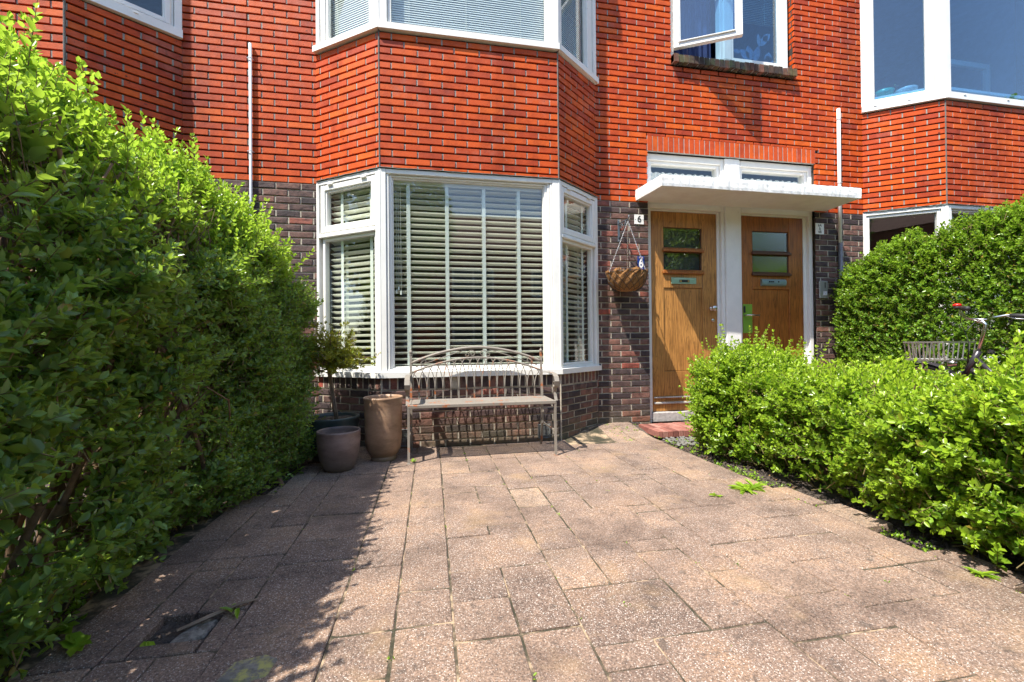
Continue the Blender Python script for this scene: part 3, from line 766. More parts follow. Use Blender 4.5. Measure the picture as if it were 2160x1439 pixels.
sb.mi = 1; sb.add([tuple(W(v)) for v in ((2.568, -.10, 3.888), (4.095, -.10, 3.888), (4.095, .046, 3.888), (2.568, .046, 3.888), (2.568, -.10, 3.985), (4.095, -.10, 3.985), (4.095, .046, 3.957), (2.568, .046, 3.957))], [(0, 3, 2, 1), (4, 5, 6, 7), (0, 1, 5, 4), (1, 2, 6, 5), (2, 3, 7, 6), (3, 0, 4, 7)])
t = NT('sooty_sill_brick'); k = t.ramp(t.attr('rnd'), [(0, (.045, .030, .024)), (.6, (.10, .050, .034)), (1, (.17, .065, .040))]); k = t.mix(.9, k, t.ramp(t.noise(22, 6, .7), [(.35, (.4,)*3), (.65, (1.2,)*3)]), 'MULTIPLY')
k = t.mix(t.math('MULTIPLY', t.ramp(t.noise(9, 4), [(.5, (0, 0, 0)), (.62, (1, 1, 1))]), .5), k, (.10, .11, .03)); t.col(k); t.set(Roughness=.9); t.bump(t.noise(50, 6, .7), .8, .006); M['sillb'] = t.m
for v_ in range(0): pass
bs = part(sb, 'brick_sill', [M['sillb'] if 'sillb' in M else simple('sooty_brick', (.085, .035, .025), .9, var=.4, bump=.8, dirt=((.05, .06, .02), 8, .55)), M['mort']], house)
# brick return right of the casement
rt = MB(); FR2 = Fr((4.105, 0.0), (4.105, .12))
bricks(rt, Fr((4.106, -.001), (4.106, .13)), 0, .12, 3.968, H1[3], phase=.05, thick=.02, back=False)
FRr = Fr((4.104, .13), (4.104, 0))
rt2 = MB(); bricks(rt2, FRr, 0, .129, 3.968, H1[3], phase=.1, thick=.015); part(rt2, 'window_reveal', [M['red'], M['mort'], M['back']], house)
# ventilation grilles low in the bay base
for (x0, x1, z0, z1) in ((.945, 1.06, .03, .16), (-.30, -.17, .02, .17)):
    g = MB(); F = Fr((0, -BD), (1, -BD)); ring(g, F, x0, x1, z0, z1, .01, -.01, .012, .002)
    n = 9
    for i in range(n): fbox(g, F, x0+.01, x1-.01, -.008, .008, z0+.012+(z1-z0-.024)*i/n, z0+.012+(z1-z0-.024)*(i+.5)/n)
    fbox(g, F, x0+.01, x1-.01, -.0095, -.008, z0+.01, z1-.01)
    part(g, 'air_vent', simple('vent_metal', (.16, .17, .17), .55, .3), house)
# ---------------------------------------------------------------- blinds, curtain
def venetian(F, s0, s1, z0, z1, o, pitch, depth, tilt, tapes, label, m, mt, group, rail=True, cords=None):
    root = empty('venetian_blind', F(((s0+s1)/2, o, z0)), label, 'blind', group)
    s_ = MB(); z = z0+.02; ct, st_ = math.cos(tilt)*depth/2, math.sin(tilt)*depth/2
    while z < z1-.03:
        dz = random.uniform(-.0008, .0008); t = .0022 if depth > .03 else .0009
        P = [(-ct, -st_), (0, depth*.05), (ct, st_)]
        vs = []
        for s in (s0, s1):
            for (a, b) in P: vs.append(tuple(F((s, o+a, z+b+dz))))
            for (a, b) in P[::-1]: vs.append(tuple(F((s, o+a, z+b+dz-t))))
        fs = [(i, (i+1) % 6, 6+(i+1) % 6, 6+i) for i in range(6)]+[(0, 1, 2, 3, 4, 5)[::-1], (6, 7, 8, 9, 10, 11)]
        s_.add(vs, fs); z += pitch
    part(s_, 'slats', m, root)
    if rail:
        r_ = MB(); fbox(r_, F, s0, s1, o-.03, o+.03, z1-.03, z1+.015, .003); part(r_, 'headrail', m, root)
    for tx in tapes:
        t_ = MB(); w_ = .016 if depth > .03 else .001
        for oo in (o+depth/2+.002, o-depth/2-.003): fbox(t_, F, tx-w_, tx+w_, oo, oo+.001, z0+.02, z1-.02)
        part(t_, 'ladder_tape', mt, root)
    if cords:
        for cx, zl in cords:
            c_ = MB(); c_.tube([F((cx, o+.04, z1-.02)), F((cx+.002, o+.04, zl))], .0014, 5); part(c_, 'pull_cord', mt, root)
            c_ = MB(); c_.lathe([(.002, 0), (.006, -.01), (.008, -.035), (.0, -.04)], 0, 0, 10, lambda p: F((cx+p[0], o+.04+p[1], zl+p[2]))); part(c_, 'cord_tassel', mt, root)
    return root
Fl, Ff, Fr_ = BM
GB = 'white venetian blinds hanging in the middle bay window'
venetian(Ff, .085, Ff.L-.115, .69, 2.32, -.105, .0535, .05, R(23), [.23, .565, .895, 1.215], 'wide white venetian blind with broad slats behind the big front pane', M['slat'], M['tape'], GB, cords=((.145, 1.40), (.165, 1.36), (.128, 1.37)))
venetian(Fl, .09, Fl.L-.10, .69, 2.32, -.10, .0535, .05, R(23), [.24, .58], 'narrow white venetian blind behind the left side pane of the lower bay', M['slat'], M['tape'], GB)
venetian(Fr_, .09, Fr_.L-.09, .69, 2.32, -.10, .0535, .05, R(23), [.22, .50], 'narrow white venetian blind behind the right side pane of the lower bay', M['slat'], M['tape'], GB)
GU = 'fine aluminium blinds in the upper bay window'
venetian(Ff, .06, Ff.L-.10, ZU+.05, ZUT-.04, -.085, .0205, .025, R(-66), [.25, .75, 1.25], 'fine aluminium blind lowered behind the wide front pane above the brick band', M['alu'], M['tape'], GU)
venetian(Fl, .07, Fl.L-.09, ZU+.05, ZUT-.04, -.085, .0205, .025, R(-66), [.2, .55], 'fine aluminium blind lowered behind the left upper side pane', M['alu'], M['tape'], GU)
venetian(Fr_, .07, Fr_.L-.15, ZU+.05, ZUT-.04, -.085, .0205, .025, R(-66), [.2, .45], 'fine aluminium blind lowered behind the right upper side pane', M['alu'], M['tape'], GU)
venetian(W, 3.36, 3.99, 4.56, 5.42, -.16, .0205, .025, R(-30), [3.5, 3.85], 'half raised white blind in the right light of the window over the doors', M['alu'], M['tape'], None)
def curtain(pts, z0, z1, amp, folds, m, label, n=120):
    c = MB(); c.smooth = True
    P = [Vector((*p, 0)) for p in pts]; vs = []
    for i in range(n+1):
        t = i/n*(len(P)-1); k = min(int(t), len(P)-2); q = P[k].lerp(P[k+1], t-k); d = (P[k+1]-P[k]).normalized(); nn = Vector((d.y, -d.x, 0))
        a = amp*math.sin(i/n*folds*2*math.pi)
        for z, k2 in ((z0, 1.15), (z1, .8)): vs.append(tuple(q+nn*a*k2+Vector((0, 0, z))))
    c.add(vs, [(2*i, 2*i+2, 2*i+3, 2*i+1) for i in range(n)])
    o = c.build('curtain', m); tag(o, label, 'curtain'); return o
mcur = simple('white_cotton', (.66, .64, .58), .9, var=.06)
curtain([(1.18, .02), (1.44, .22)], .36, 2.5, .022, 7, mcur, 'white curtain hanging inside beside the right side pane of the lower bay')
mnav = simple('navy_cloth', (.05, .05, .12), .9)
curtain([(2.60, .22), (3.2, .22)], 3.7, 5.6, .012, 8, mnav, 'dark violet curtain inside the open casement above the doors')
# magnolia sticker on the right light
fl = MB()
def petal(cx, cz, L, wd, an):
    n = 7; vs = []
    for i in range(n+1):
        t = i/n; hw = wd*math.sin(math.pi*min(1, t*1.02))**.7*(1-.25*t)
        for s_ in (-1, 1):
            u, v = s_*hw, t*L; vs.append(tuple(W((cx+u*math.cos(an)-v*math.sin(an), -.112, cz+u*math.sin(an)+v*math.cos(an)))))
    fl.add(vs, [(2*i, 2*i+2, 2*i+3, 2*i+1) for i in range(n)])
for i, (cx, cz, L, wd, an) in enumerate(((3.62, 4.13, .16, .055, .9), (3.64, 4.12, .17, .06, .25), (3.68, 4.11, .2, .05, -.35), (3.86, 4.10, .14, .06, -.1), (3.90, 4.09, .12, .06, .5), (3.76, 4.30, .17, .045, -.65), (3.75, 4.29, .15, .03, .1), (3.50, 4.2, .1, .03, 1.5), (3.80, 4.36, .13, .045, -.8))): 
    petal(cx, cz, L, wd, an)
tag(fl.build('flower_sticker', simple('faded_blue_petals', (.28, .33, .42), .7, var=.3, nscale=25)), 'pale magnolia flower sticker low on the right light over the doors', 'sticker')

# ---------------------------------------------------------------- text
def text_mesh(body, size, F, s, o, z, m, name, parent, align='CENTER', extrude=.0008, squeeze=1.0, bold=0.0, line=1.0):
    cu = bpy.data.curves.new(name, 'FONT'); cu.body = body; cu.size = size; cu.align_x = align; cu.align_y = 'CENTER'; cu.extrude = extrude; cu.offset = bold; cu.space_line = line
    to = bpy.data.objects.new(name, cu); COL.objects.link(to)
    me = bpy.data.meshes.new_from_object(to.evaluated_get(bpy.context.evaluated_depsgraph_get()))
    bpy.data.objects.remove(to); bpy.data.curves.remove(cu)
    for v in me.vertices: v.co = F((s+v.co.x*squeeze, o+v.co.z, z+v.co.y))
    me.materials.clear(); me.materials.append(m); ob = bpy.data.objects.new(name, me); COL.objects.link(ob); keep(ob, parent); return ob
enw = simple('white_enamel', (.80, .80, .78), .25, var=.03, bump=0); enb = simple('blue_enamel', (.012, .035, .20), .22, var=.1, bump=0)
def plate(s0, s1, z0, z1, m, label, name='house_number_sign'):
    e = empty(name, W(((s0+s1)/2, .004, z0)), label, 'sign')
    p = MB(); fbox(p, W, s0, s1, .003, .008, z0, z1, .0015); part(p, 'plate', m, e); return e
e = plate(2.115, 2.222, 2.137, 2.238, enw, 'small white number plate reading 6 beside the left door')
text_mesh('6', .098, W, 2.170, .0095, 2.189, M['black'], 'numeral', e, bold=.001)
for sx in (2.127, 2.211):
    p = MB(); p.ball(W((sx, .009, 2.188)), .0035, 8, 6); part(p, 'screw', M['black'], e)
e = plate(2.145, 2.222, 1.652, 1.80, enb, 'narrow blue enamel plate with an ornate white 6 above the basket')
text_mesh('6', .135, W, 2.184, .0095, 1.722, enw, 'numeral', e, squeeze=.72, bold=.0035)
p = MB(); p.smooth = True
for sgn in (-1, 1): p.tube([W((2.184+sgn*.003, .01, 1.785)), W((2.184+sgn*.018, .01, 1.790)), W((2.184+sgn*.022, .01, 1.780)), W((2.184+sgn*.012, .01, 1.776))], .0022, 6)
p.tube([W((2.163, .01, 1.664)), W((2.175, .01, 1.668)), W((2.184, .01, 1.663)), W((2.194, .01, 1.668)), W((2.206, .01, 1.664))], .0022, 6)
part(p, 'ornament', simple('pink_white_enamel', (.7, .55, .6), .3, bump=0), e)
e = plate(4.352, 4.468, 2.117, 2.244, enw, 'white plate reading 6A & 6B right of the right door')
text_mesh('6A\n&\n6B', .040, W, 4.410, .0095, 2.181, simple('grey_lettering', (.10, .11, .11), .5, bump=0), 'lettering', e, bold=.0006, line=.92)
for sx in (4.365, 4.456):
    p = MB(); p.ball(W((sx, .009, 2.18)), .003, 8, 6); part(p, 'screw', M['steel'], e)
e = empty('door_intercom', W((4.44, 0, 1.378)), 'grey metal door intercom on dark bricks beside the right hedge', 'intercom')
p = MB(); fbox(p, W, 4.385, 4.495, .003, .022, 1.378, 1.578, .004); part(p, 'panel', simple('grey_intercom_metal', (.42, .43, .42), .4, .5, .06), e)
p = MB(); fbox(p, W, 4.45, 4.462, .0225, .024, 1.50, 1.56); part(p, 'speaker_slot', M['black'], e)
p = MB(); fbox(p, W, 4.43, 4.48, .0225, .025, 1.41, 1.46, .002); part(p, 'bell_button', simple('pale_button', (.62, .62, .70), .4, bump=0), e)

# cable conduits
cgrey = simple('grey_cable_duct', (.40, .44, .48), .5, var=.1)
for x, z0, z1, lab in ((-1.562, .0, 3.59, 'long pale grey cable conduit running down the wall behind the left hedge'), (4.672, 2.02, 3.582, 'white cable conduit on the wall passing behind the right end of the canopy')):
    e = empty('cable_conduit', (x, -.03, z0), lab, 'pipe', 'cable conduits on the facade')
    p = MB(); p.smooth = True; p.tube([(x, -.022, z0), (x, -.022, z1)], .0185 if x > 0 else .013, 14); part(p, 'tube', cgrey if x < 0 else M['pvc'], e)
    for zz in ((2.62, 3.45) if x < 0 else (2.72, 3.46)): p = MB(); p.tube([(x-.024, -.012, zz), (x-.02, -.04, zz), (x, -.046, zz), (x+.02, -.04, zz), (x+.024, -.012, zz)], .0035, 4); part(p, 'pipe_clip', cgrey, e)
    if x > 0:
        p = MB(); p.smooth = True; p.tube([(x, -.024, .02), (x, -.024, 2.02)], .023, 14); part(p, 'guard_pipe', simple('dull_zinc', (.20, .20, .20), .5, .5), e)

# ---------------------------------------------------------------- hanging basket on its bracket
iron = simple('grey_painted_iron', (.11, .135, .16), .5, .4); 
e = empty('wall_bracket', (1.936, -.005, 1.94), 'grey iron bracket screwed to the bricks holding the basket chain', 'bracket')
p = MB(); p.box(1.926, 1.948, -.004, -.010, 1.94, 2.178, ch=.002); part(p, 'wall_strip', iron, e)
for zz in (1.955, 2.163):
    p = MB(); p.ball((1.937, -.012, zz), .005, 8, 6); part(p, 'screw', M['steel'], e)
p = MB(); p.smooth = True
p.tube([(1.937, -.01, 2.13), (1.937, -.12, 2.125), (1.937, -.22, 2.118), (1.937, -.245, 2.135), (1.937, -.235, 2.152)], .006, 8)
p.tube([(1.937, -.01, 1.98), (1.937, -.06, 1.99), (1.937, -.13, 2.05), (1.937, -.18, 2.118)], .005, 8)
def spiral(mb, c, r0, r1, a0, a1, ax, ay, rad, n=26, taper=1.0):
    c = Vector(c); pts = []
    for i in range(n+1):
        t = i/n; a = a0+(a1-a0)*t; r = r0+(r1-r0)*t
        pts.append(c+Vector(ax)*r*math.cos(a)+Vector(ay)*r*math.sin(a))
    mb.tube(pts, [rad*(1+(taper-1)*i/n) for i in range(n+1)], 6)
spiral(p, (1.937, -.075, 2.085), .032, .008, 0, 7.5, (0, 1, 0), (0, 0, 1), .004)
part(p, 'scroll_arm', iron, e)
hb = empty('hanging_basket', (1.925, -.205, 1.39), 'brown coconut fibre basket hanging by chains beside the left door', 'basket')
bc = Vector((1.925, -.205)); br = .197; bz = 1.585
p = MB(); p.smooth = True; n, m_ = 90, 26; vs = []; fs = []
for i in range(m_+1):
    ph = i/m_*math.pi/2; 
    for j in range(n):
        a = 2*math.pi*j/n; q = .5+.5*math.cos(a*9+math.sin(ph*8)*1.5)
        r = br*.985*math.cos(ph)**.62*(1+.05*math.sin(a*12+i*.5)*math.cos(ph)+.035*math.sin(a*23+i*1.7)+random.uniform(-.02, .02)); z = bz+.012-.195*math.sin(ph)**1.15+(.012*math.sin(a*7)+random.uniform(-.006, .01) if i == 0 else 0)
        vs.append((bc.x+r*math.cos(a), bc.y+r*math.sin(a), z))
for i in range(m_):
    for j in range(n): j2 = (j+1) % n; fs.append((i*n+j, i*n+j2, (i+1)*n+j2, (i+1)*n+j))
p.add(vs, fs)
vs = []; 
for i, (rr, zz) in enumerate(((.95, bz+.01), (.86, bz-.02), (.5, bz-.05), (.02, bz-.05))):
    for j in range(n): a = 2*math.pi*j/n; vs.append((bc.x+br*rr*math.cos(a), bc.y+br*rr*math.sin(a), zz+random.uniform(-.004, .006)))
p.add(vs, [(i*n+j, i*n+(j+1) % n, (i+1)*n+(j+1) % n, (i+1)*n+j) for i in range(3) for j in range(n)])
t = NT('coconut_fibre'); k = t.ramp(t.noise(22, 6, .8, (1, 1, 1), 2.5), [(.28, (.14, .05, .014)), (.46, (.42, .19, .06)), (.68, (.68, .38, .15))]); t.col(k); t.set(Roughness=.95); t.bump(t.noise(70, 6, .8, (1, 1, 1), 2), 1.0, .02)
part(p, 'fibre_liner', t.m, hb)
hr = MB()
for _ in range(900):
    a = random.uniform(0, 6.283); ph = random.random()**1.6*1.2; r = br*math.cos(ph)**.62; z = bz+.01-.195*math.sin(ph)**1.15
    q = Vector((bc.x+r*math.cos(a), bc.y+r*math.sin(a), z)); d = Vector((math.cos(a)*.5, math.sin(a)*.5, random.uniform(-.6, .8)))+Vector([random.uniform(-.8, .8) for _ in range(3)])
    d = d.normalized()*random.uniform(.008, .026); sd = Vector((-math.sin(a), math.cos(a), 0))*.0007
    hr.add([tuple(q-sd), tuple(q+sd), tuple(q+d)], [(0, 1, 2)])
part(hr, 'loose_fibres', t.m, hb).__setitem__('kind', 'stuff')
p = MB(); p.smooth = True
def rim(rr, z, k=.0022): p.tube([(bc.x+rr*math.cos(a*math.pi/24), bc.y+rr*math.sin(a*math.pi/24), z) for a in range(49)], k, 6, cap=False)
rim(br*1.01, bz, .003); rim(br*.52, bz-.155, .0024)
for s_ in (-1, 1):
    for i in range(14):
        pts = []
        for k_ in range(13):
            ph = k_/12*1.25; a = 2*math.pi*i/14+s_*ph*.75; r = br*(1.02)*math.cos(ph)**.62; pts.append((bc.x+r*math.cos(a), bc.y+r*math.sin(a), bz+.002-.195*math.sin(ph)**1.15))
        p.tube(pts, .0022, 5)
part(p, 'wire_frame', M['black'], hb)
apex = Vector((1.937, -.22, 2.10))
for a in (R(186), R(310), R(62)):
    q = Vector((bc.x+br*math.cos(a), bc.y+br*math.sin(a), bz)); n_ = 40; c = MB()
    d = (apex-q); L = d.length; d.normalize(); x1 = d.cross(Vector((0, 1, 0))).normalized(); x2 = d.cross(x1)
    for k in range(n_):
        u = x1 if k % 2 else x2; ctr = q+d*L*(k+.5)/n_; h = L/n_*.72
        pts = [ctr+d*h*math.cos(t_*math.pi/4)+u*.0042*math.sin(t_*math.pi/4) for t_ in range(9)]
        c.tube(pts, .0016, 4, cap=False)
    part(c, 'chain', simple('pale_chain_steel', (.62, .60, .57), .35, .7, bump=0) if 'chn' not in M else M['chn'], hb)

# ---------------------------------------------------------------- bench
BMt = m_metal_rust('rusty_cream_metal', (.245, .215, .18), (.33, .10, .028), .555)
bx0, bx1 = -.172, .972; yb, yf = -.562, -.905; SZ = .437
be = empty('garden_bench', ((bx0+bx1)/2, (yb+yf)/2, 0), 'cream rusting metal garden bench with arched scroll back under the bay window', 'bench')
lean = lambda z: yb+max(0, (z-SZ))*.085
def post(x):
    p = MB(); p.smooth = False
    p.tube([(x, yb+.055, .0), (x, yb+.03, .06), (x, yb+.004, .2), (x, yb, .40), (x, yb, SZ)], [.012, .012, .013, .013, .013], 4)
    p.tube([(x, yb, SZ), (x, lean(.80), .80)], .013, 4)
    return part(p, 'leg', BMt, be)
for x in (bx0+.008, bx1-.022):
    post(x); p = MB(); p.smooth = True
    p.lathe([(0, .80), (.012, .80), (.014, .806), (.008, .812), (.013, .818), (.016, .828), (.012, .838), (.004, .846), (.005, .85), (0, .856)], x, lean(.81), 14); part(p, 'finial', BMt, be)
for x in (bx0+.004, bx1-.004):
    p = MB(); p.tube([(x, yf-.006, .0), (x, yf-.002, .05), (x, yf+.008, .25), (x, yf+.004, SZ-.01)], .0125, 4); p.box(x-.014, x+.014, yf-.020, yf+.008, 0, .008, ch=.002); part(p, 'leg', BMt, be)
xa, xb = bx0+.008, bx1-.022; xm = (xa+xb)/2; hw = (xb-xa)/2
def arch(zend, zmid, r, mb, n=40, x0=None, x1=None):
    pts = []
    for i in range(n+1):
        x = xa+(xb-xa)*i/n; u = (x-xm)/hw; z = zend+(zmid-zend)*(1-abs(u)**1.9); pts.append((x, lean(z), z))
    mb.tube(pts, r, 8, flat=(1, 1))
zA = lambda x, e, m_: e+(m_-e)*(1-abs((x-xm)/hw)**1.9)
p = MB(); p.smooth = True; arch(.735, .862, .0115, p); part(p, 'top_rail', BMt, be)
p = MB(); p.smooth = True; arch(.655, .775, .0085, p); part(p, 'back_rail', BMt, be)
p = MB(); p.smooth = True
for sgn in (-1, 1):
    # thin straight stay and scrolls
    p.tube([(xm+sgn*hw*.93, lean(.70), .705), (xm+sgn*hw*.45, lean(.79), .795), (xm+sgn*.10, lean(.845), .842)], .004, 6)
    f = lambda a, b, c: None
    for (cx, cz, r0, r1, a0, a1) in ((.047, .808, .034, .007, .3, 6.6), (.093, .800, .020, .005, 2.6, 8.0)):
        spiral(p, (xm+sgn*cx, lean(.81), cz), r0, r1, a0, a1, (sgn, 0, 0), (0, 0, 1), .0038)
    spiral(p, (xm+sgn*hw*.80, lean(.735), .742), .034, .006, 1.2, 7.6, (-sgn, 0, 0), (0, 0, -1), .0038)
    p.tube([(xm+sgn*hw*.80-sgn*.012, lean(.74), .774), (xm+sgn*hw*.86, lean(.73), .735), (xm+sgn*hw*.84, lean(.70), .700)], .0038, 6)
part(p, 'scrollwork', BMt, be)
nb = 17; sp = (xb-xa)/nb
for i in range(nb+1):
    x = xa+sp*i
    if 0 < i < nb:
        p = MB(); p.box(x-.0062, x+.0062, lean(.5)-.006, lean(.5)-.002, SZ, .505, ch=.001); 
    else: p = MB()
    p.smooth = True
    for sgn in (-1, 1):
        x_end = x+sgn*sp*1.0
        if x_end < xa-.001 or x_end > xb+.001: continue
        pts = []
        for k in range(11):
            t_ = k/10; xx = x+sgn*sp*1.0*(1-math.cos(t_*math.pi/2)); zt_ = zA(x_end, .655, .775); zz = .495+(zt_-.495)*math.sin(t_*math.pi/2)**.9 if True else 0
            pts.append((xx, lean(zz)-.003, zz))
        p.tube(pts, .0042, 6)
    part(p, 'back_bar', BMt, be)
p = MB()
p.box(bx0, bx1, yf-.006, yf+.022, SZ-.026, SZ, ch=.003); p.box(bx0+.02, bx1-.02, yb-.012, yb+.010, SZ-.022, SZ-.002, ch=.003)
for x in (bx0+.0, bx1-.02): p.box(x, x+.02, yf+.0225, yb-.0125, SZ-.022, SZ-.002, ch=.003)
part(p, 'seat_frame', BMt, be)
ns = 10
for i in range(ns):
    y = yf+.03+(yb-yf-.045)*i/ns; p = MB(); p.box(bx0+.021, bx1-.021, y, y+.021, SZ-.010, SZ-.003, ch=.001); part(p, 'seat_slat', BMt, be)
for x in (bx0-.004, bx1+.006):
    p = MB(); wv = .019
    prof = [(lean(.64), .640), (-.66, .648), (-.76, .650), (-.85, .645), (-.905, .625), (-.925, .59), (-.915, .555), (-.885, .54), (-.862, .556), (-.866, .58), (-.884, .583)]
    prof2 = [(-.884, .540), (-.868, .50), (-.878, .465), (-.895, SZ-.004)]
    for pr, tk in ((prof, .003), (prof2, .003)):
        vs = []
        for k, (y, z) in enumerate(pr):
            a = pr[max(k-1, 0)]; b = pr[min(k+1, len(pr)-1)]; d = Vector((0, b[0]-a[0], b[1]-a[1])).normalized(); nn = Vector((0, -d.z, d.y))*tk
            ww = wv if pr is prof else .012
            for sx, sn in ((-1, 1), (1, 1), (1, -1), (-1, -1)): vs.append((x+sx*ww, y+nn.y*sn, z+nn.z*sn))
        fs = [(4*i+j, 4*i+(j+1) % 4, 4*i+4+(j+1) % 4, 4*i+4+j) for i in range(len(pr)-1) for j in range(4)]+[(0, 1, 2, 3), tuple(4*(len(pr)-1)+j for j in range(4))]
        p.add(vs, fs)
    part(p, 'armrest', BMt, be)
for x in (bx0+.006, bx1-.010):
    p = MB(); n_ = 22; pts = [(x, yf+.008+(yb-yf)*i/n_, .20-.0*i) for i in range(n_+1)]
    p.tube(pts, [.007 if i % 2 else .0095 for i in range(n_+1)], 4); part(p, 'side_stretcher', BMt, be)
    p = MB(); p.smooth = True; spiral(p, (x, yb+.045, .30), .05, .05, math.pi*.6, math.pi*1.5, (0, 1, 0), (0, 0, 1), .0045); part(p, 'brace', BMt, be)

# ---------------------------------------------------------------- pots
def pot_mat(name, c1, c2, c3, sc=5, rough=.5):
    t = NT(name); k = t.ramp(t.noise(sc, 5, .65, (1, 1, 2.2)), [(.3, c1), (.5, c2), (.72, c3)])
    s_ = t.ramp(t.noise(38, 4, .8, (.6, .6, 3)), [(.3, (.75,)*3), (.6, (1,)*3)]); k = t.mix(.5, k, s_, 'MULTIPLY')
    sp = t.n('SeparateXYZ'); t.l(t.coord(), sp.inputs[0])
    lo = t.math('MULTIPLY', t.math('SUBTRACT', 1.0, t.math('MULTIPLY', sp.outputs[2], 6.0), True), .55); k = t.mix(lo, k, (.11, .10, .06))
    t.col(k); t.set(Roughness=rough); t.bump(t.noise(16, 4, .7, (.3, .3, 6)), .25, .004); return t.m
def pot(cx, cy, prof, mat, label, soil=None, tilt=0, rimc=None):
    e = empty('plant_pot', (cx, cy, 0), label, 'plant pot')
    rot = Matrix.Translation((cx, cy, 0)) @ Matrix.Rotation(tilt, 4, 'Y') @ Matrix.Translation((-cx, -cy, 0))
    T = lambda p: rot @ Vector(p)
    p = MB(); p.smooth = True; p.lathe(prof, cx, cy, 64, T); part(p, 'shell', mat, e)
    if soil:
        r_, z_ = soil; p = MB()
        vs = [(cx, cy, z_)]; fs = []
        for q in range(1, 7):
            for j in range(40): a = 2*math.pi*j/40; vs.append((cx+r_*q/6*math.cos(a), cy+r_*q/6*math.sin(a), z_+random.uniform(-.004, .006)))
        for j in range(40): fs.append((0, 1+j, 1+(j+1) % 40))
        for q in range(5):
            for j in range(40): fs.append((1+q*40+j, 1+(q+1)*40+j, 1+(q+1)*40+(j+1) % 40, 1+q*40+(j+1) % 40))
        p.add(vs, fs); part(p, 'potting_soil', M['soil'], e)
    return e
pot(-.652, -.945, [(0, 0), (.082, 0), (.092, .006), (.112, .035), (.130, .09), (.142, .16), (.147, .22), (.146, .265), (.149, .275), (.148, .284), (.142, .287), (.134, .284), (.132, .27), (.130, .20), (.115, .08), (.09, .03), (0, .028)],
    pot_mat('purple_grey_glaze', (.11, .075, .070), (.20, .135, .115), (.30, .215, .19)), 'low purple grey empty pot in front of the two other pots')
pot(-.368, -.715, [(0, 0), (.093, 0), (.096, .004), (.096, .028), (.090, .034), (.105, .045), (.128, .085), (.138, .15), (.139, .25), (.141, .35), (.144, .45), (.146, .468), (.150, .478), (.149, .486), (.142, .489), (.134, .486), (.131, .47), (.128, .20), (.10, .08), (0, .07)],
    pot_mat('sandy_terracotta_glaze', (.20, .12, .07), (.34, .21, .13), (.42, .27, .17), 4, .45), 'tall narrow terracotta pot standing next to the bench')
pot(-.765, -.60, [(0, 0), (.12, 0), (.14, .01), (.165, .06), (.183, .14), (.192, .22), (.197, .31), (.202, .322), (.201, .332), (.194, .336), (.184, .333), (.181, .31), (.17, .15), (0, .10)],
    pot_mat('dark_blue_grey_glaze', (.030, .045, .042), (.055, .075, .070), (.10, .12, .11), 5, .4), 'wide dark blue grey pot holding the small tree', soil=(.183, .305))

# small things behind the right upper bay window
def onsill(F, s, o, z, prof, m, name, label, cat):
    p = MB(); p.smooth = True; c = F((s, o, z)); p.lathe([(r, zz+z) for r, zz in prof], c.x, c.y, 32); ob = p.build(name, m); tag(ob, label, cat); return ob
FL2 = BR[0]
zs = ZU+.19
sb_ = MB()
for F in BR: sb_.box(.02, F.L-.02, -.30, -.072, zs-.03, zs, F)
part(sb_, 'inner_sill', M['pvc'], houseR)
onsill(FL2, .26, -.15, zs+.002, [(0, 0), (.05, 0), (.085, .03), (.098, .075), (.092, .076), (.075, .035), (0, .02)], simple('jade_bowl', (.02, .38, .28), .3, bump=0), 'bowl', 'jade green bowl behind the right upper side pane', 'bowl')
onsill(FL2, .47, -.155, zs+.002, [(0, 0), (.08, 0), (.10, .02), (.105, .05), (.10, .055), (.0, .075)], simple('frosted_glass_dish', (.5, .54, .55), .25, bump=.4), 'glass_dish', 'frosted round glass dish beside the jade bowl', 'dish')
onsill(FL2, .165, -.15, zs+.002, [(0, 0), (.03, 0), (.04, .03), (.034, .06), (0, .066)], simple('pink_candle_wax', (.55, .28, .26), .5), 'candle', 'small pinkish candle left of the jade bowl', 'candle')
e = empty('seedling', FL2((.37, -.2, zs)), 'thin seedling with a few pale leaves between bowl and dish', 'plant')
p = MB(); q = FL2((.37, -.2, zs)); p.tube([q, q+Vector((.01, 0, .06)), q+Vector((.035, 0, .11)), q+Vector((.03, 0, .15))], .003, 6); part(p, 'stem', simple('reddish_stem', (.3, .15, .12), .6), e)
p = MB()
for dx, dz, a in ((.03, .15, .5), (.03, .15, 2.4), (.03, .10, .2), (.01, .06, 2.8)):
    c = q+Vector((dx, 0, dz)); d = Vector((math.cos(a), -.3, math.sin(a)*.5)).normalized()*.045; n_ = Vector((0, .3, 1)).cross(d).normalized()*.012
    p.add([tuple(c), tuple(c+d*.5+n_), tuple(c+d), tuple(c+d*.5-n_)], [(0, 1, 2, 3)])
part(p, 'leaves', simple('pale_leaf', (.22, .30, .16), .6), e)

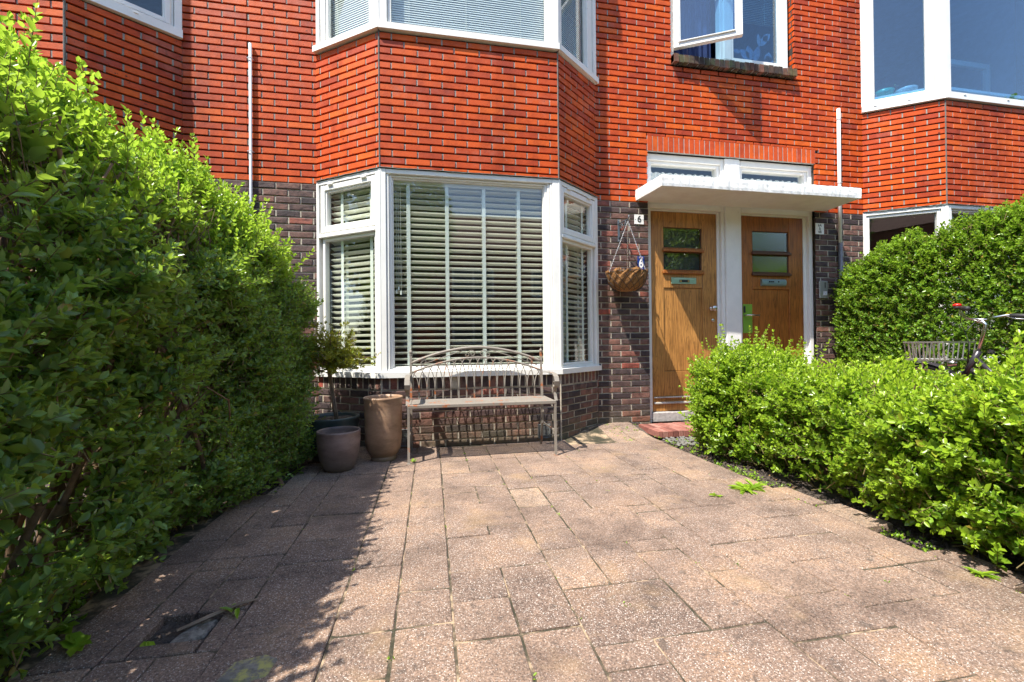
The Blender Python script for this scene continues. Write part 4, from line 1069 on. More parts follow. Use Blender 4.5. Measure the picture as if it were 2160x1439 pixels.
# ---------------------------------------------------------------- bicycle leaning along the tall hedge
bi = empty('bicycle', (4.13, -1.8, 0), 'dark ladies bicycle with a chrome handlebar and front carrier standing behind the low hedge', 'bicycle')
chrome = simple('dull_chrome', (.62, .60, .58), .22, 1.0, .08, bump=.05); fr_m = simple('dark_bicycle_paint', (.045, .040, .048), .28, .3, .05, bump=0)
X0 = 4.13; hubF = (X0-.02, -1.245, .335); hubR = (X0, -2.36, .335)
def wheel(c, lab):
    t_ = MB(); t_.smooth = True; n = 48; pts = [(c[0], c[1]+.335*math.cos(2*math.pi*i/n), c[2]+.335*math.sin(2*math.pi*i/n)) for i in range(n+1)]
    t_.tube(pts, .019, 8, cap=False); w_ = part(t_, 'wheel', M['rubber'], bi)
    t_ = MB(); t_.smooth = True; t_.tube([(c[0], c[1]+.310*math.cos(2*math.pi*i/n), c[2]+.310*math.sin(2*math.pi*i/n)) for i in range(n+1)], .011, 6, cap=False); part(t_, 'rim', chrome, w_)
    t_ = MB()
    for i in range(28):
        a = 2*math.pi*i/28; sx = .025 if i % 2 else -.025; t_.tube([(c[0]+sx, c[1]+.02*math.cos(a+1), c[2]+.02*math.sin(a+1)), (c[0], c[1]+.305*math.cos(a), c[2]+.305*math.sin(a))], .0011, 4)
    t_.tube([(c[0]-.04, c[1], c[2]), (c[0]+.04, c[1], c[2])], .02, 10); part(t_, 'spokes', chrome, w_)
    t_ = MB(); t_.smooth = True
    vs = []; a0, a1 = (.3, 3.0)
    for i in range(25):
        a = a0+(a1-a0)*i/24
        for sx, rr in ((-.03, .362), (-.018, .375), (.018, .375), (.03, .362)): vs.append((c[0]+sx, c[1]+rr*math.cos(a), c[2]+rr*math.sin(a)))
    t_.add(vs, [(4*i+j, 4*i+j+1, 4*i+5+j, 4*i+4+j) for i in range(24) for j in range(3)]); part(t_, 'mudguard', fr_m, bi)
wheel(hubF, ''); wheel(hubR, '')
p = MB(); p.smooth = True
hb_, ht = (X0-.01, -1.545, .62), (X0, -1.625, .80); bb = (X0, -1.93, .29); st_ = (X0, -2.12, .80); sb2 = (X0, -2.01, .50)
p.tube([hb_, ht], .021, 12); p.tube([(X0, -1.605, .745), (X0, -1.72, .62), (X0, -1.86, .46), (X0, -1.985, .42)], .0165, 12); p.tube([(X0, -1.57, .67), (X0, -1.68, .52), (X0, -1.83, .35), bb], .0175, 12)
p.tube([bb, st_], .016, 12)
for sx in (-.05, .05): p.tube([bb, (X0+sx, -2.2, .31), (X0+sx, hubR[1], hubR[2])], .010, 8); p.tube([(X0, -2.08, .70), (X0+sx, -2.2, .55), (X0+sx, hubR[1], hubR[2])], .009, 8)
part(p, 'frame', fr_m, bi)
p = MB(); p.smooth = True
for sx in (-.05, .05): p.tube([(X0-.01+sx*.8, -1.54, .64), (X0-.01+sx, -1.50, .58), (X0-.02+sx, -1.36, .42), (X0-.02+sx, hubF[1], hubF[2])], [.013, .013, .010, .008], 8)
p.tube([(X0-.06, -1.535, .63), (X0+.04, -1.535, .63)], .014, 8); part(p, 'fork', fr_m, bi)
p = MB(); p.smooth = True; p.tube([(X0, -1.622, .79), (X0, -1.655, .93), (X0, -1.672, 1.0), (X0-.002, -1.655, 1.022), (X0-.004, -1.625, 1.028)], [.0125, .0125, .014, .015, .017], 12)
stem = part(p, 'stem', chrome, bi)
p = MB(); p.smooth = True
hp_ = [(X0-.30, -1.80, 1.085), (X0-.275, -1.70, 1.105), (X0-.19, -1.61, 1.075), (X0-.09, -1.60, 1.04), (X0, -1.622, 1.03), (X0+.10, -1.61, 1.04), (X0+.20, -1.62, 1.065), (X0+.27, -1.70, 1.07), (X0+.285, -1.80, 1.055)]
hp_ = [(X0-.335, -1.775, 1.112), (X0-.25, -1.675, 1.125), (X0-.18, -1.625, 1.098), (X0-.09, -1.61, 1.05), (X0, -1.622, 1.03), (X0+.10, -1.61, 1.04), (X0+.17, -1.62, 1.060), (X0+.215, -1.665, 1.072), (X0+.29, -1.775, 1.06)]
p.tube(hp_, .011, 12); part(p, 'handlebar', chrome, bi)
for a, b in ((hp_[0], hp_[1]), (hp_[8], hp_[7])):
    a, b = Vector(a), Vector(b); p = MB(); p.smooth = True; p.tube([a+(a-b)*.05, a, a.lerp(b, .9)], [.013, .0165, .0155], 12); part(p, 'grip', M['rubber'], bi)
p = MB(); p.smooth = True; c = Vector(hp_[1])+Vector((-.0, .02, .022)); p.ball(tuple(c), .026, 14, 9, (1, 1, .55)); be_ = part(p, 'bell', simple('red_bell', (.60, .02, .015), .25, bump=0), bi)
p = MB(); p.smooth = True; p.ball(tuple(c-Vector((0, 0, .016))), .024, 12, 8, (1, 1, .5)); part(p, 'bell_base', M['rubber'], be_)
for dx in (-.225, .24):
    p = MB(); p.smooth = True; p.tube([(X0+dx*.85, -1.66, 1.07), (X0+dx*1.0, -1.70, 1.045), (X0+dx*1.03, -1.82, 1.03)], .005, 8, ); part(p, 'brake_lever', chrome, bi)
for dx, e_ in ((-.19, .0), (.19, .01)):
    p = MB(); p.smooth = True; p.tube([(X0+dx, -1.64, 1.07), (X0+dx*.4, -1.56, 1.03), (X0-.045, -1.57, .95), (X0-.055, -1.60, .86), (X0-.03+e_, -1.57, .70)], .0028, 6); part(p, 'brake_cable', M['rubber'], bi)
# front carrier with rails
p = MB(); cx0, cx1, cy0, cy1, cz0_, cz1_ = X0-.165, X0+.165, -1.50, -1.22, .725, .87
for z_, k_ in ((cz1_, .0), (cz0_, .025)):
    p.tube([(cx0+k_, cy0, z_), (cx0+k_, cy1, z_), (cx1-k_, cy1, z_), (cx1-k_, cy0, z_), (cx0+k_, cy0, z_)], .010, 4)
for i in range(9):
    t_ = i/8
    p.tube([(cx0, cy0+(cy1-cy0)*t_, cz1_), (cx0+.025, cy0+(cy1-cy0)*t_, cz0_)], .0045, 6); p.tube([(cx1, cy0+(cy1-cy0)*t_, cz1_), (cx1-.025, cy0+(cy1-cy0)*t_, cz0_)], .0045, 6)
    p.tube([(cx0+(cx1-cx0)*t_, cy1, cz1_), (cx0+.025+(cx1-cx0-.05)*t_, cy1, cz0_)], .0045, 6)
for i in range(6): p.tube([(cx0+.03+(cx1-cx0-.06)*i/5, cy0, cz0_), (cx0+.03+(cx1-cx0-.06)*i/5, cy1, cz0_)], .005, 6)
for sx in (-.075, .055): p.tube([(X0+sx, -1.3, .73), (X0+sx, -1.27, .55), (X0+sx, hubF[1], hubF[2])], .006, 6)
part(p, 'front_carrier', simple('aluminium_carrier', (.60, .60, .58), .35, .9, .08, bump=.1), bi)
p = MB(); p.smooth = True; p.ball((X0, -2.14, .86), .13, 16, 10, (.75, 1.0, .32)); part(p, 'saddle', M['rubber'], bi)
p = MB(); p.smooth = True; p.tube([st_, (X0, -2.14, .85)], .0125, 10); part(p, 'seat_post', chrome, bi)
p = MB(); p.tube([(X0-.1, bb[1], bb[2]), (X0+.1, bb[1], bb[2])], .012, 8); p.tube([(X0-.09, bb[1], bb[2]), (X0-.09, bb[1]+.12, bb[2]-.12)], .009, 6); p.tube([(X0+.09, bb[1], bb[2]), (X0+.09, bb[1]-.12, bb[2]+.12)], .009, 6)
p.box(X0-.18, X0-.1, bb[1]+.09, bb[1]+.16, bb[2]-.135, bb[2]-.11); p.box(X0+.1, X0+.18, bb[1]-.16, bb[1]-.09, bb[2]+.11, bb[2]+.135); part(p, 'crank', M['rubber'], bi)
p = MB(); p.tube([(X0+.05, -1.98, .27), (X0+.16, -1.95, .01)], .009, 6); part(p, 'kickstand', chrome, bi)
p = MB(); p.smooth = True; c = Vector((X0-.01, -1.50, .70)); p.lathe([(0, 0), (.02, 0), (.035, .05), (.034, .055), (0, .056)], 0, 0, 18, lambda q: (c.x+q[0], c.y+q[2], c.z+q[1])); part(p, 'front_lamp', chrome, bi)
# ---------------------------------------------------------------- ground, paving
def gz(x, y):
    t = min(1, max(0, (y+.5)/.5)); return .062*t*t*(3-2*t)
g = MB(); n = 44
xs = [-60, -25, -12, -6]+[(-3+i*.22) for i in range(44)]+[8, 14, 30, 60]; ys = [-70, -30, -15, -8]+[(-5+i*.18) for i in range(32)]+[1.5, 9, 30]
vs = []
for x in xs:
    for y in ys:
        near = -3 < x < 6.5 and -4.9 < y < .2
        vs.append((x, y, -.035+(gz(x, y) if y < .3 else .062)+(random.uniform(-.012, .012) if near else 0)))
ny_ = len(ys)
g.smooth = True
g.add(vs, [(i*ny_+j, (i+1)*ny_+j, (i+1)*ny_+j+1, i*ny_+j+1) for i in range(len(xs)-1) for j in range(ny_-1)])
tag(g.build('ground', M['soil']), kind='structure')
cols = [-1.42, -1.10, -.93, -.78, -.62, -.31, -.12, .065, .265, .46, .65, .85, 1.045, 1.20, 1.42, 1.64, 1.83, 2.03]
def inbay(x, y):   # inside the middle bay footprint
    if y < -BD-.002: return False
    return XL+.01 < x < XR-.01 and y > max(-BD, -(x-XL)*.69, -(XR-x)*.77)
pv = MB(); rv = random.Random(5)
HOLE = (-.93, -.62, -2.79, -2.585)
def put(x0, x1, y0, y1):
    gpx, gpy = .0020+rv.random()*.0014, .0022+rv.random()*.0022
    dz = rv.uniform(-.003, .004); tx, ty = rv.uniform(-.006, .006), rv.uniform(-.006, .006)
    pv.rv = min(1, max(0, rv.gauss(.45, .22)))
    cx, cy = (x0+x1)/2, (y0+y1)/2
    lx0, lx1, ly0, ly1 = x0+gpx, x1-gpx, y0+gpy, y1-gpy
    if lx1-lx0 < .03 or ly1-ly0 < .03: return
    c = .004; poly = [(lx0, ly0), (lx1, ly0), (lx1, ly1), (lx0, ly1)]
    # small knocks off the corners and slightly wandering edges
    pts = []
    for k in range(4):
        a = poly[k]; b = poly[(k+1) % 4]; ck = rv.choice([.003, .004, .006, .012, .02]) if rv.random() < .5 else .003
        L = math.hypot(b[0]-a[0], b[1]-a[1]); dx, dy = (b[0]-a[0])/L, (b[1]-a[1])/L
        pts.append((a[0]+dx*ck, a[1]+dy*ck)); m_ = max(2, int(L/.07))
        for q in range(1, m_): pts.append((a[0]+dx*L*q/m_-dy*rv.uniform(-.0015, .002), a[1]+dy*L*q/m_+dx*rv.uniform(-.0015, .002)))
        ck = rv.choice([.003, .004, .008]); pts.append((b[0]-dx*ck, b[1]-dy*ck))
    n = len(pts); H = lambda x, y: gz(x, y)+dz+tx*(x-cx)+ty*(y-cy)
    vs = [(x, y, -.03+gz(x, y)) for x, y in pts]+[(x, y, H(x, y)-c) for x, y in pts]+[(x+(cx-x)/max(abs(cx-x), 1e-3)*c*.8, y+(cy-y)/max(abs(cy-y), 1e-3)*c*.8, H(x, y)) for x, y in pts]+[(cx, cy, H(cx, cy))]
    fs = []
    for k in range(n):
        k2 = (k+1) % n; fs += [(k, k2, n+k2, n+k), (n+k, n+k2, 2*n+k2, 2*n+k), (2*n+k, 2*n+k2, 3*n)]
    pv.add(vs, fs)
occ = [[] for _ in cols]
def edge_l(y):   # left border of the paving (hedge bed)
    return -1.13+.10*math.sin(y*1.3+1)+(.20 if y > -1.5 else 0)+max(0, (-2.65-y))*.2
def ok(x0, x1, y0, y1):
    cx, cy = (x0+x1)/2, (y0+y1)/2
    if inbay(cx, y1-.02) or inbay(x0+.03, y1-.02) or inbay(x1-.03, y1-.02) or y1 > .0: return False
    if cx < edge_l(cy) : return False
    if cx > 2.02 and cy > -1.5: return False
    if x0 > 1.5 and y1 > -.45 and x1 > 2.12: return False
    return not (x0 < HOLE[1]-.02 and x1 > HOLE[0]+.02 and y0 < HOLE[3]-.02 and y1 > HOLE[2]+.02)
for i_ in range(len(cols)-1):
    if cols[i_] < HOLE[1]-.01 and cols[i_+1] > HOLE[0]+.01 and -1 < cols[i_] < -.7: occ[i_].append((HOLE[2], HOLE[3]))
put(-.93, -.868, HOLE[2], HOLE[3]); put(-.688, -.62, HOLE[2], HOLE[3]); put(-.868, -.688, HOLE[2], HOLE[2]+.06)
# a few big slabs over two columns
for _ in range(46):
    i = rv.randrange(0, len(cols)-3); k = 2
    y0 = -round(rv.uniform(.45, 4.6)/.1)*.1; L = rv.choice([.3, .3, .4, .4, .5]); y1 = y0+L
    if cols[i+k]-cols[i] > .44: continue
    if any(a < y1-.001 and b > y0+.001 for ii in range(i, i+k) for a, b in occ[ii]): continue
    for ii in range(i, i+k): occ[ii].append((y0, y1))
    if ok(cols[i], cols[i+k], y0, y1): put(cols[i], cols[i+k], y0, y1)
for i in range(len(cols)-1):
    y = -4.8
    spans = sorted(occ[i])
    while y < -.02:
        nxt = min([a for a, b in spans if a >= y-.001]+[-.0])
        ins = [b for a, b in spans if a <= y+.001 < b-.001]
        if ins: y = ins[0]; continue
        L = rv.choice([.2, .2, .3, .3, .3, .4]); y1 = y+L
        if nxt-y1 < .08: y1 = nxt
        lim = y1
        # stop at the bay wall
        while lim > y+.05 and not ok(cols[i], cols[i+1], y, lim): lim -= .05
        if lim > y+.05: put(cols[i], cols[i+1], y, lim)
        y = y1
# wedge pieces at the right border
for yy, w_ in ((-2.2, .10), (-2.5, .16), (-3.02, .15)): put(2.03, 2.03+w_, yy, yy+.28)
tag(pv.build('paving', M['paving']), kind='structure')
# sand in the joints
sd = MB(); nx2, ny2 = 17, 40; vs = []
for i in range(nx2+1):
    for j in range(ny2+1):
        y = -4.85+(4.85)*j/ny2; xl_ = edge_l(y)+.02; x = xl_+(2.025-xl_)*i/nx2; vs.append((x, y, gz(x, y)-.0045))
fs = []
for i in range(nx2):
    for j in range(ny2):
        q = (i*(ny2+1)+j, (i+1)*(ny2+1)+j, (i+1)*(ny2+1)+j+1, i*(ny2+1)+j+1); c = [sum(vs[k][m] for k in q)/4 for m in (0, 1)]
        if HOLE[0]-.03 < c[0] < HOLE[1]+.03 and HOLE[2]-.03 < c[1] < HOLE[3]+.03: continue
        fs.append(q)
sd.add(vs, fs); t = NT('sandy_mossy_joint')
k = t.ramp(t.noise(7, 5, .7), [(.42, (.035, .033, .018)), (.52, (.10, .078, .05)), (.62, (.38, .28, .18))]); t.col(k); t.set(Roughness=.95); t.bump(t.noise(90, 4), .8, .004)
tag(sd.build('joint_sand', t.m), kind='structure')
# red clinker strip before the doors and the path behind the low hedge
rb = MB(); rr_ = random.Random(3)
redp = NT('worn_red_paver'); k = redp.ramp(redp.attr('rnd'), [(0, (.16, .055, .042)), (.5, (.28, .10, .075)), (1, (.38, .19, .15))]); k = redp.mix(.7, k, redp.ramp(redp.noise(18, 6, .7), [(.3, (.6,)*3), (.65, (1.15,)*3)]), 'MULTIPLY'); redp.col(k); redp.set(Roughness=.85); redp.bump(redp.noise(60, 5), .5, .004)
y = -.07
for i in range(40):
    x = 2.10+i*.054
    rb.rv = rr_.random(); z = gz(x, -.2)+.008+rr_.uniform(-.002, .002)
    for (ya, yb_) in ((-.075, -.275), (-.279, -.47)):
        rb.rv = rr_.random(); rb.box(x, x+.049, ya-.0, yb_, z-.06, z, ch=.003)
tag(rb.build('brick_threshold', redp.m), kind='structure')
rb = MB()
for i in range(44):
    for j in range(20):
        x0, y0 = 2.98+j*.1035+0, -4.8+i*.105; 
        if x0 > 4.5: continue
        rb.rv = rr_.random(); z = gz(x0, y0)-.004+rr_.uniform(-.003, .003)
        if (i+j) % 2: rb.box(x0, x0+.098, y0, y0+.098, z-.05, z, ch=.003)
        else:
            rb.box(x0, x0+.047, y0, y0+.098, z-.05, z, ch=.003); rb.rv = rr_.random(); rb.box(x0+.051, x0+.098, y0, y0+.098, z-.05, z, ch=.003)
tag(rb.build('path', redp.m), kind='structure')
gr = MB()
for i in range(260):
    x, y = 2.10+random.random()*.42*1.0, -.50-random.random()*.30
    r = random.uniform(.006, .016); gr.ball((x, y, gz(x, y)-.012+r*.4), r, 5, 4, (1, 1, .6))
o = gr.build('gravel', simple('grey_gravel', (.16, .155, .14), .9, var=.4)); tag(o, 'dark grey gravel patch between the red bricks and the bushes', 'gravel', kind='stuff')
# broken slab, yellow stone and stick in the sunken corner
def chunk(name, pts, z0, z1, m, label, cat):
    b = MB(); n = len(pts); cx = sum(p[0] for p in pts)/n; cy = sum(p[1] for p in pts)/n
    vs = [(x, y, z0) for x, y in pts]+[(x, y, z1-.006+random.uniform(-.003, .003)) for x, y in pts]+[(x+(cx-x)*.10, y+(cy-y)*.10, z1+random.uniform(-.003, .003)) for x, y in pts]+[(cx, cy, z1+.003)]
    b.add(vs, [f for k in range(n) for f in ((k, (k+1) % n, n+(k+1) % n, n+k), (n+k, n+(k+1) % n, 2*n+(k+1) % n, 2*n+k), (2*n+k, 2*n+(k+1) % n, 3*n))]); o = b.build(name, m); tag(o, label, cat)
chunk('broken_paver', [(-.79, -2.725), (-.74, -2.728), (-.70, -2.70), (-.695, -2.62), (-.72, -2.605), (-.75, -2.64), (-.785, -2.68)], -.03, -.008, simple('grey_broken_stone', (.22, .20, .17), .9, var=.5, bump=1.0, nscale=70, dirt=((.10, .08, .06), 30, .5)), 'broken grey piece of slab lying in the hole in the paving', 'stone')
chunk('lichen_stone', [(-.565, -2.93), (-.50, -2.955), (-.44, -2.94), (-.43, -2.875), (-.47, -2.85), (-.55, -2.868)], -.02, .0085, simple('yellow_lichen_stone', (.20, .18, .15), .9, var=.4, bump=.8, nscale=60, dirt=((.42, .38, .12), 26, .46)), 'yellowish lichen covered stone flush in the paving at the lower edge', 'stone')
b = MB(); b.tube([(-.79, -2.675, .0), (-.72, -2.63, .008), (-.64, -2.575, .012), (-.60, -2.555, .008)], [.007, .009, .007, .004], 6, flat=(1, .6)); tag(b.build('stick', simple('dry_wood', (.22, .16, .11), .9, var=.4)), 'dry flat stick lying across the hole in the paving', 'stick')
# loose crumbs, soil clods
cl = MB()
for _ in range(500): r = random.uniform(.004, .012); cl.ball((random.uniform(-.865, -.69), random.uniform(-2.725, -2.59), -.029+r*.5), r, 5, 4, (1, random.uniform(.6, 1.2), .7))
for _ in range(2600):
    if random.random() < .5: y = random.uniform(-4, -.8); x = edge_l(y)+random.gauss(-.05, .06)
    else: y = random.uniform(-3.6, -.6); x = 2.08+abs(random.gauss(0, .12))+(.02 if y > -1.5 else 0)
    r = random.uniform(.003, .011); cl.ball((x, y, gz(x, y)-.018+r*.3+(.012 if x > -1.1 and x < 2.0 else 0)), r, 5, 4, (1, random.uniform(.6, 1.2), .7))
o = cl.build('soil_crumbs', M['soil']); tag(o, 'dark soil crumbs along the paving edges', 'soil', kind='stuff')

# ---------------------------------------------------------------- the street side (seen only mirrored in the panes)
sw = MB(); sw.box(-40, 40, -13.2, -5.2, -.2, -.012); tag(sw.build('road', simple('asphalt', (.06, .06, .06), .9)), kind='structure')
op = empty('brick_house', (0, -22, 0), 'long brick terrace across the street mirrored in the window panes', 'house')
OF = Fr((30, -21), (-30, -21))
b = MB(); b.box(-34, 34, -29, -21, 0, 6.4); part(b, 'wall', simple('street_brick', (.24, .065, .045), .8, var=.25, nscale=5), op)
for k in range(14):
    for (za, zc) in ((.9, 2.5), (3.6, 5.2)):
        x = -31+k*4.6
        b = MB(); b.box(x, x+2.4, -20.94, -21.01, za, zc); w_ = part(b, 'window', M['pvc'], op)
        b = MB(); b.box(x+.12, x+1.14, -20.92, -20.939, za+.12, zc-.12); b.box(x+1.26, x+2.28, -20.92, -20.939, za+.12, zc-.12); part(b, 'pane', simple('distant_glass', (.05, .06, .08), .1, bump=0) if 'dg' not in M else M['dg'], w_)
b = MB(); b.add([(-34, -20.7, 6.3), (34, -20.7, 6.3), (34, -25, 9.4), (-34, -25, 9.4), (34, -29.3, 6.3), (-34, -29.3, 6.3)], [(0, 1, 2, 3), (3, 2, 4, 5)]); part(b, 'roof', simple('street_roof_tiles', (.16, .07, .05), .8), op)
gw = empty('garden_wall', (-2, -9.5, 0), 'low red brick garden wall with a pale coping across the pavement', 'wall')
for (xa_, xb_) in ((-6.2, -3.9), (-3.3, -1.4), (-.4, .1)):
    b = MB(); b.box(xa_, xb_, -9.7, -9.5, -.01, 1.45); part(b, 'wall_panel', simple('bright_brick', (.40, .07, .03), .8, var=.2), gw)
    b = MB(); b.box(xa_-.04, xb_+.04, -9.74, -9.46, 1.4505, 1.56); part(b, 'coping', M['pvc'], gw)
# ---------------------------------------------------------------- foliage
def norm(a): return a/np.maximum(np.linalg.norm(a, axis=-1, keepdims=True), 1e-9)
def leaf_object(name, P, A, N, L, Wd, rnd, young, mat, parent=None, fold=.28, droop=.10):
    """each leaf: two folded quads; written in world coordinates"""
    n = len(P); S = norm(np.cross(A, N)); N = np.cross(S, A); L = L[:, None]; Wd = Wd[:, None]
    V = np.empty((n, 6, 3), np.float32)
    V[:, 0] = P
    V[:, 1] = P+A*L*.28-S*Wd*.42+N*Wd*fold*.6; V[:, 2] = P+A*L*.66-S*Wd*.44+N*Wd*fold*.55-N*L*droop*.3
    V[:, 3] = P+A*L-N*L*droop
    V[:, 4] = P+A*L*.66+S*Wd*.44+N*Wd*fold*.55-N*L*droop*.3; V[:, 5] = P+A*L*.28+S*Wd*.42+N*Wd*fold*.6
    V = V.reshape(-1, 3); b = (np.arange(n)*6)[:, None]
    F = np.concatenate([b+np.array([[0, 3, 2, 1]]), b+np.array([[0, 5, 4, 3]])], 1).reshape(-1)
    me = bpy.data.meshes.new(name); me.vertices.add(len(V)); me.vertices.foreach_set('co', V.reshape(-1))
    me.loops.add(len(F)); me.loops.foreach_set('vertex_index', F.astype(np.int32)); me.polygons.add(len(F)//4)
    me.polygons.foreach_set('loop_start', np.arange(0, len(F), 4, dtype=np.int32))
    try: me.polygons.foreach_set('loop_total', np.full(len(F)//4, 4, dtype=np.int32))
    except Exception: pass
    me.update(calc_edges=True); me.validate()
    for k, v in (('rnd', rnd), ('young', young)):
        a = me.attributes.new(k, 'FLOAT', 'FACE'); a.data.foreach_set('value', np.repeat(v, 2).astype(np.float32))
    me.materials.append(mat); o = bpy.data.objects.new(name, me); COL.objects.link(o)
    if parent is not None: keep(o, parent)
    return o
def twig_object(name, A, B, r0, r1, mat, parent):
    n = len(A); d = norm(B-A); x = norm(np.cross(d, np.array([.3, .9, .1]))); y = np.cross(d, x)
    V = np.empty((n, 6, 3), np.float32)
    for k in range(3):
        c, s = math.cos(k*2.0944), math.sin(k*2.0944); o = x*c+y*s
        V[:, k] = A+o*r0[:, None]; V[:, 3+k] = B+o*r1[:, None]
    b = (np.arange(n)*6)[:, None]
    F = np.concatenate([b+np.array([[0, 1, 4, 3]]), b+np.array([[1, 2, 5, 4]]), b+np.array([[2, 0, 3, 5]])], 1).reshape(-1)
    me = bpy.data.meshes.new(name); me.vertices.add(n*6); me.vertices.foreach_set('co', V.reshape(-1))
    me.loops.add(len(F)); me.loops.foreach_set('vertex_index', F.astype(np.int32)); me.polygons.add(len(F)//4)
    me.polygons.foreach_set('loop_start', np.arange(0, len(F), 4, dtype=np.int32)); me.update(calc_edges=True); me.validate()
    me.materials.append(mat); o = bpy.data.objects.new(name, me); COL.objects.link(o); keep(o, parent); return o
def lump(P, s, seed=0):
    rr = np.random.default_rng(seed); out = np.zeros(len(P))
    for k in range(6):
        v = rr.normal(size=3)*s*(1+.5*k); out += np.sin(P@v+rr.uniform(0, 6.28))/(1+.35*k)
    return out/3.0
def shoots(rng, P, D, Ln, LL, nmax=9, gap=.020, wr=.5, young_z=None, youngk=1.0, up=.35, tipshrink=.45, st0=0.0):
    """leaf pairs along each shoot; returns leaf arrays and twig ends"""
    n = len(P); t = np.cross(D, rng.normal(size=(n, 3))); X = norm(t); Y = np.cross(D, X)
    ps, as_, ns, ls, ys = [], [], [], [], []
    for k in range(nmax):
        d = .012+k*gap+st0; m = d < Ln
        if not m.any(): break
        a = (k % 2)*math.pi/2+rng.normal(0, .35, n)
        s = X*np.cos(a)[:, None]+Y*np.sin(a)[:, None]
        q = P+D*d
        fr_ = d/np.maximum(Ln, .01)
        for sg in (-1, 1):
            op_ = rng.uniform(.45, 1.1, n)[:, None]
            ax = norm(D*(np.cos(op_))+s*sg*np.sin(op_)+np.array([0, 0, .12])+rng.normal(0, .16, (n, 3)))
            nn = norm(D*.8-s*sg*.35+np.array([0, 0, up])+rng.normal(0, .30, (n, 3)))
            l = LL*(1-tipshrink*np.clip(fr_, 0, 1)**1.5)*rng.uniform(.75, 1.2, n)
            ps.append(q[m]); as_.append(ax[m]); ns.append(nn[m]); ls.append(l[m]); ys.append(np.clip(fr_, 0, 1)[m]*youngk)
        
    # terminal tuft
    q = P+D*Ln[:, None]
    for j in range(3):
        ax = norm(D*1.2+rng.normal(0, .45, (n, 3))); ps.append(q); as_.append(ax); ns.append(norm(np.cross(ax, rng.normal(size=(n, 3))))); ls.append(LL*.5*rng.uniform(.7, 1.2, n)); ys.append(np.ones(n)*youngk)
    P_ = np.concatenate(ps); A_ = np.concatenate(as_); N_ = np.concatenate(ns); L_ = np.concatenate(ls); Y_ = np.concatenate(ys)
    return P_, A_, N_, L_, Y_
LEAFA = m_leaf('privet_leaf_old_hedge', (.16, .27, .085), (.34, .50, .025), (.58, .86, .08), .42, .24)
LEAFB = m_leaf('privet_leaf_low_hedge', (.10, .235, .020), (.36, .50, .030), (.46, .70, .06), .36, .30)
LEAFC = m_leaf('privet_leaf_tall_hedge', (.095, .225, .024), (.32, .48, .028), (.40, .64, .05), .34, .30)
BARK = simple('privet_bark', (.20, .125, .075), .85, var=.35, nscale=30, bump=.5)
TWIG = simple('green_twig', (.17, .13, .05), .7, var=.3)
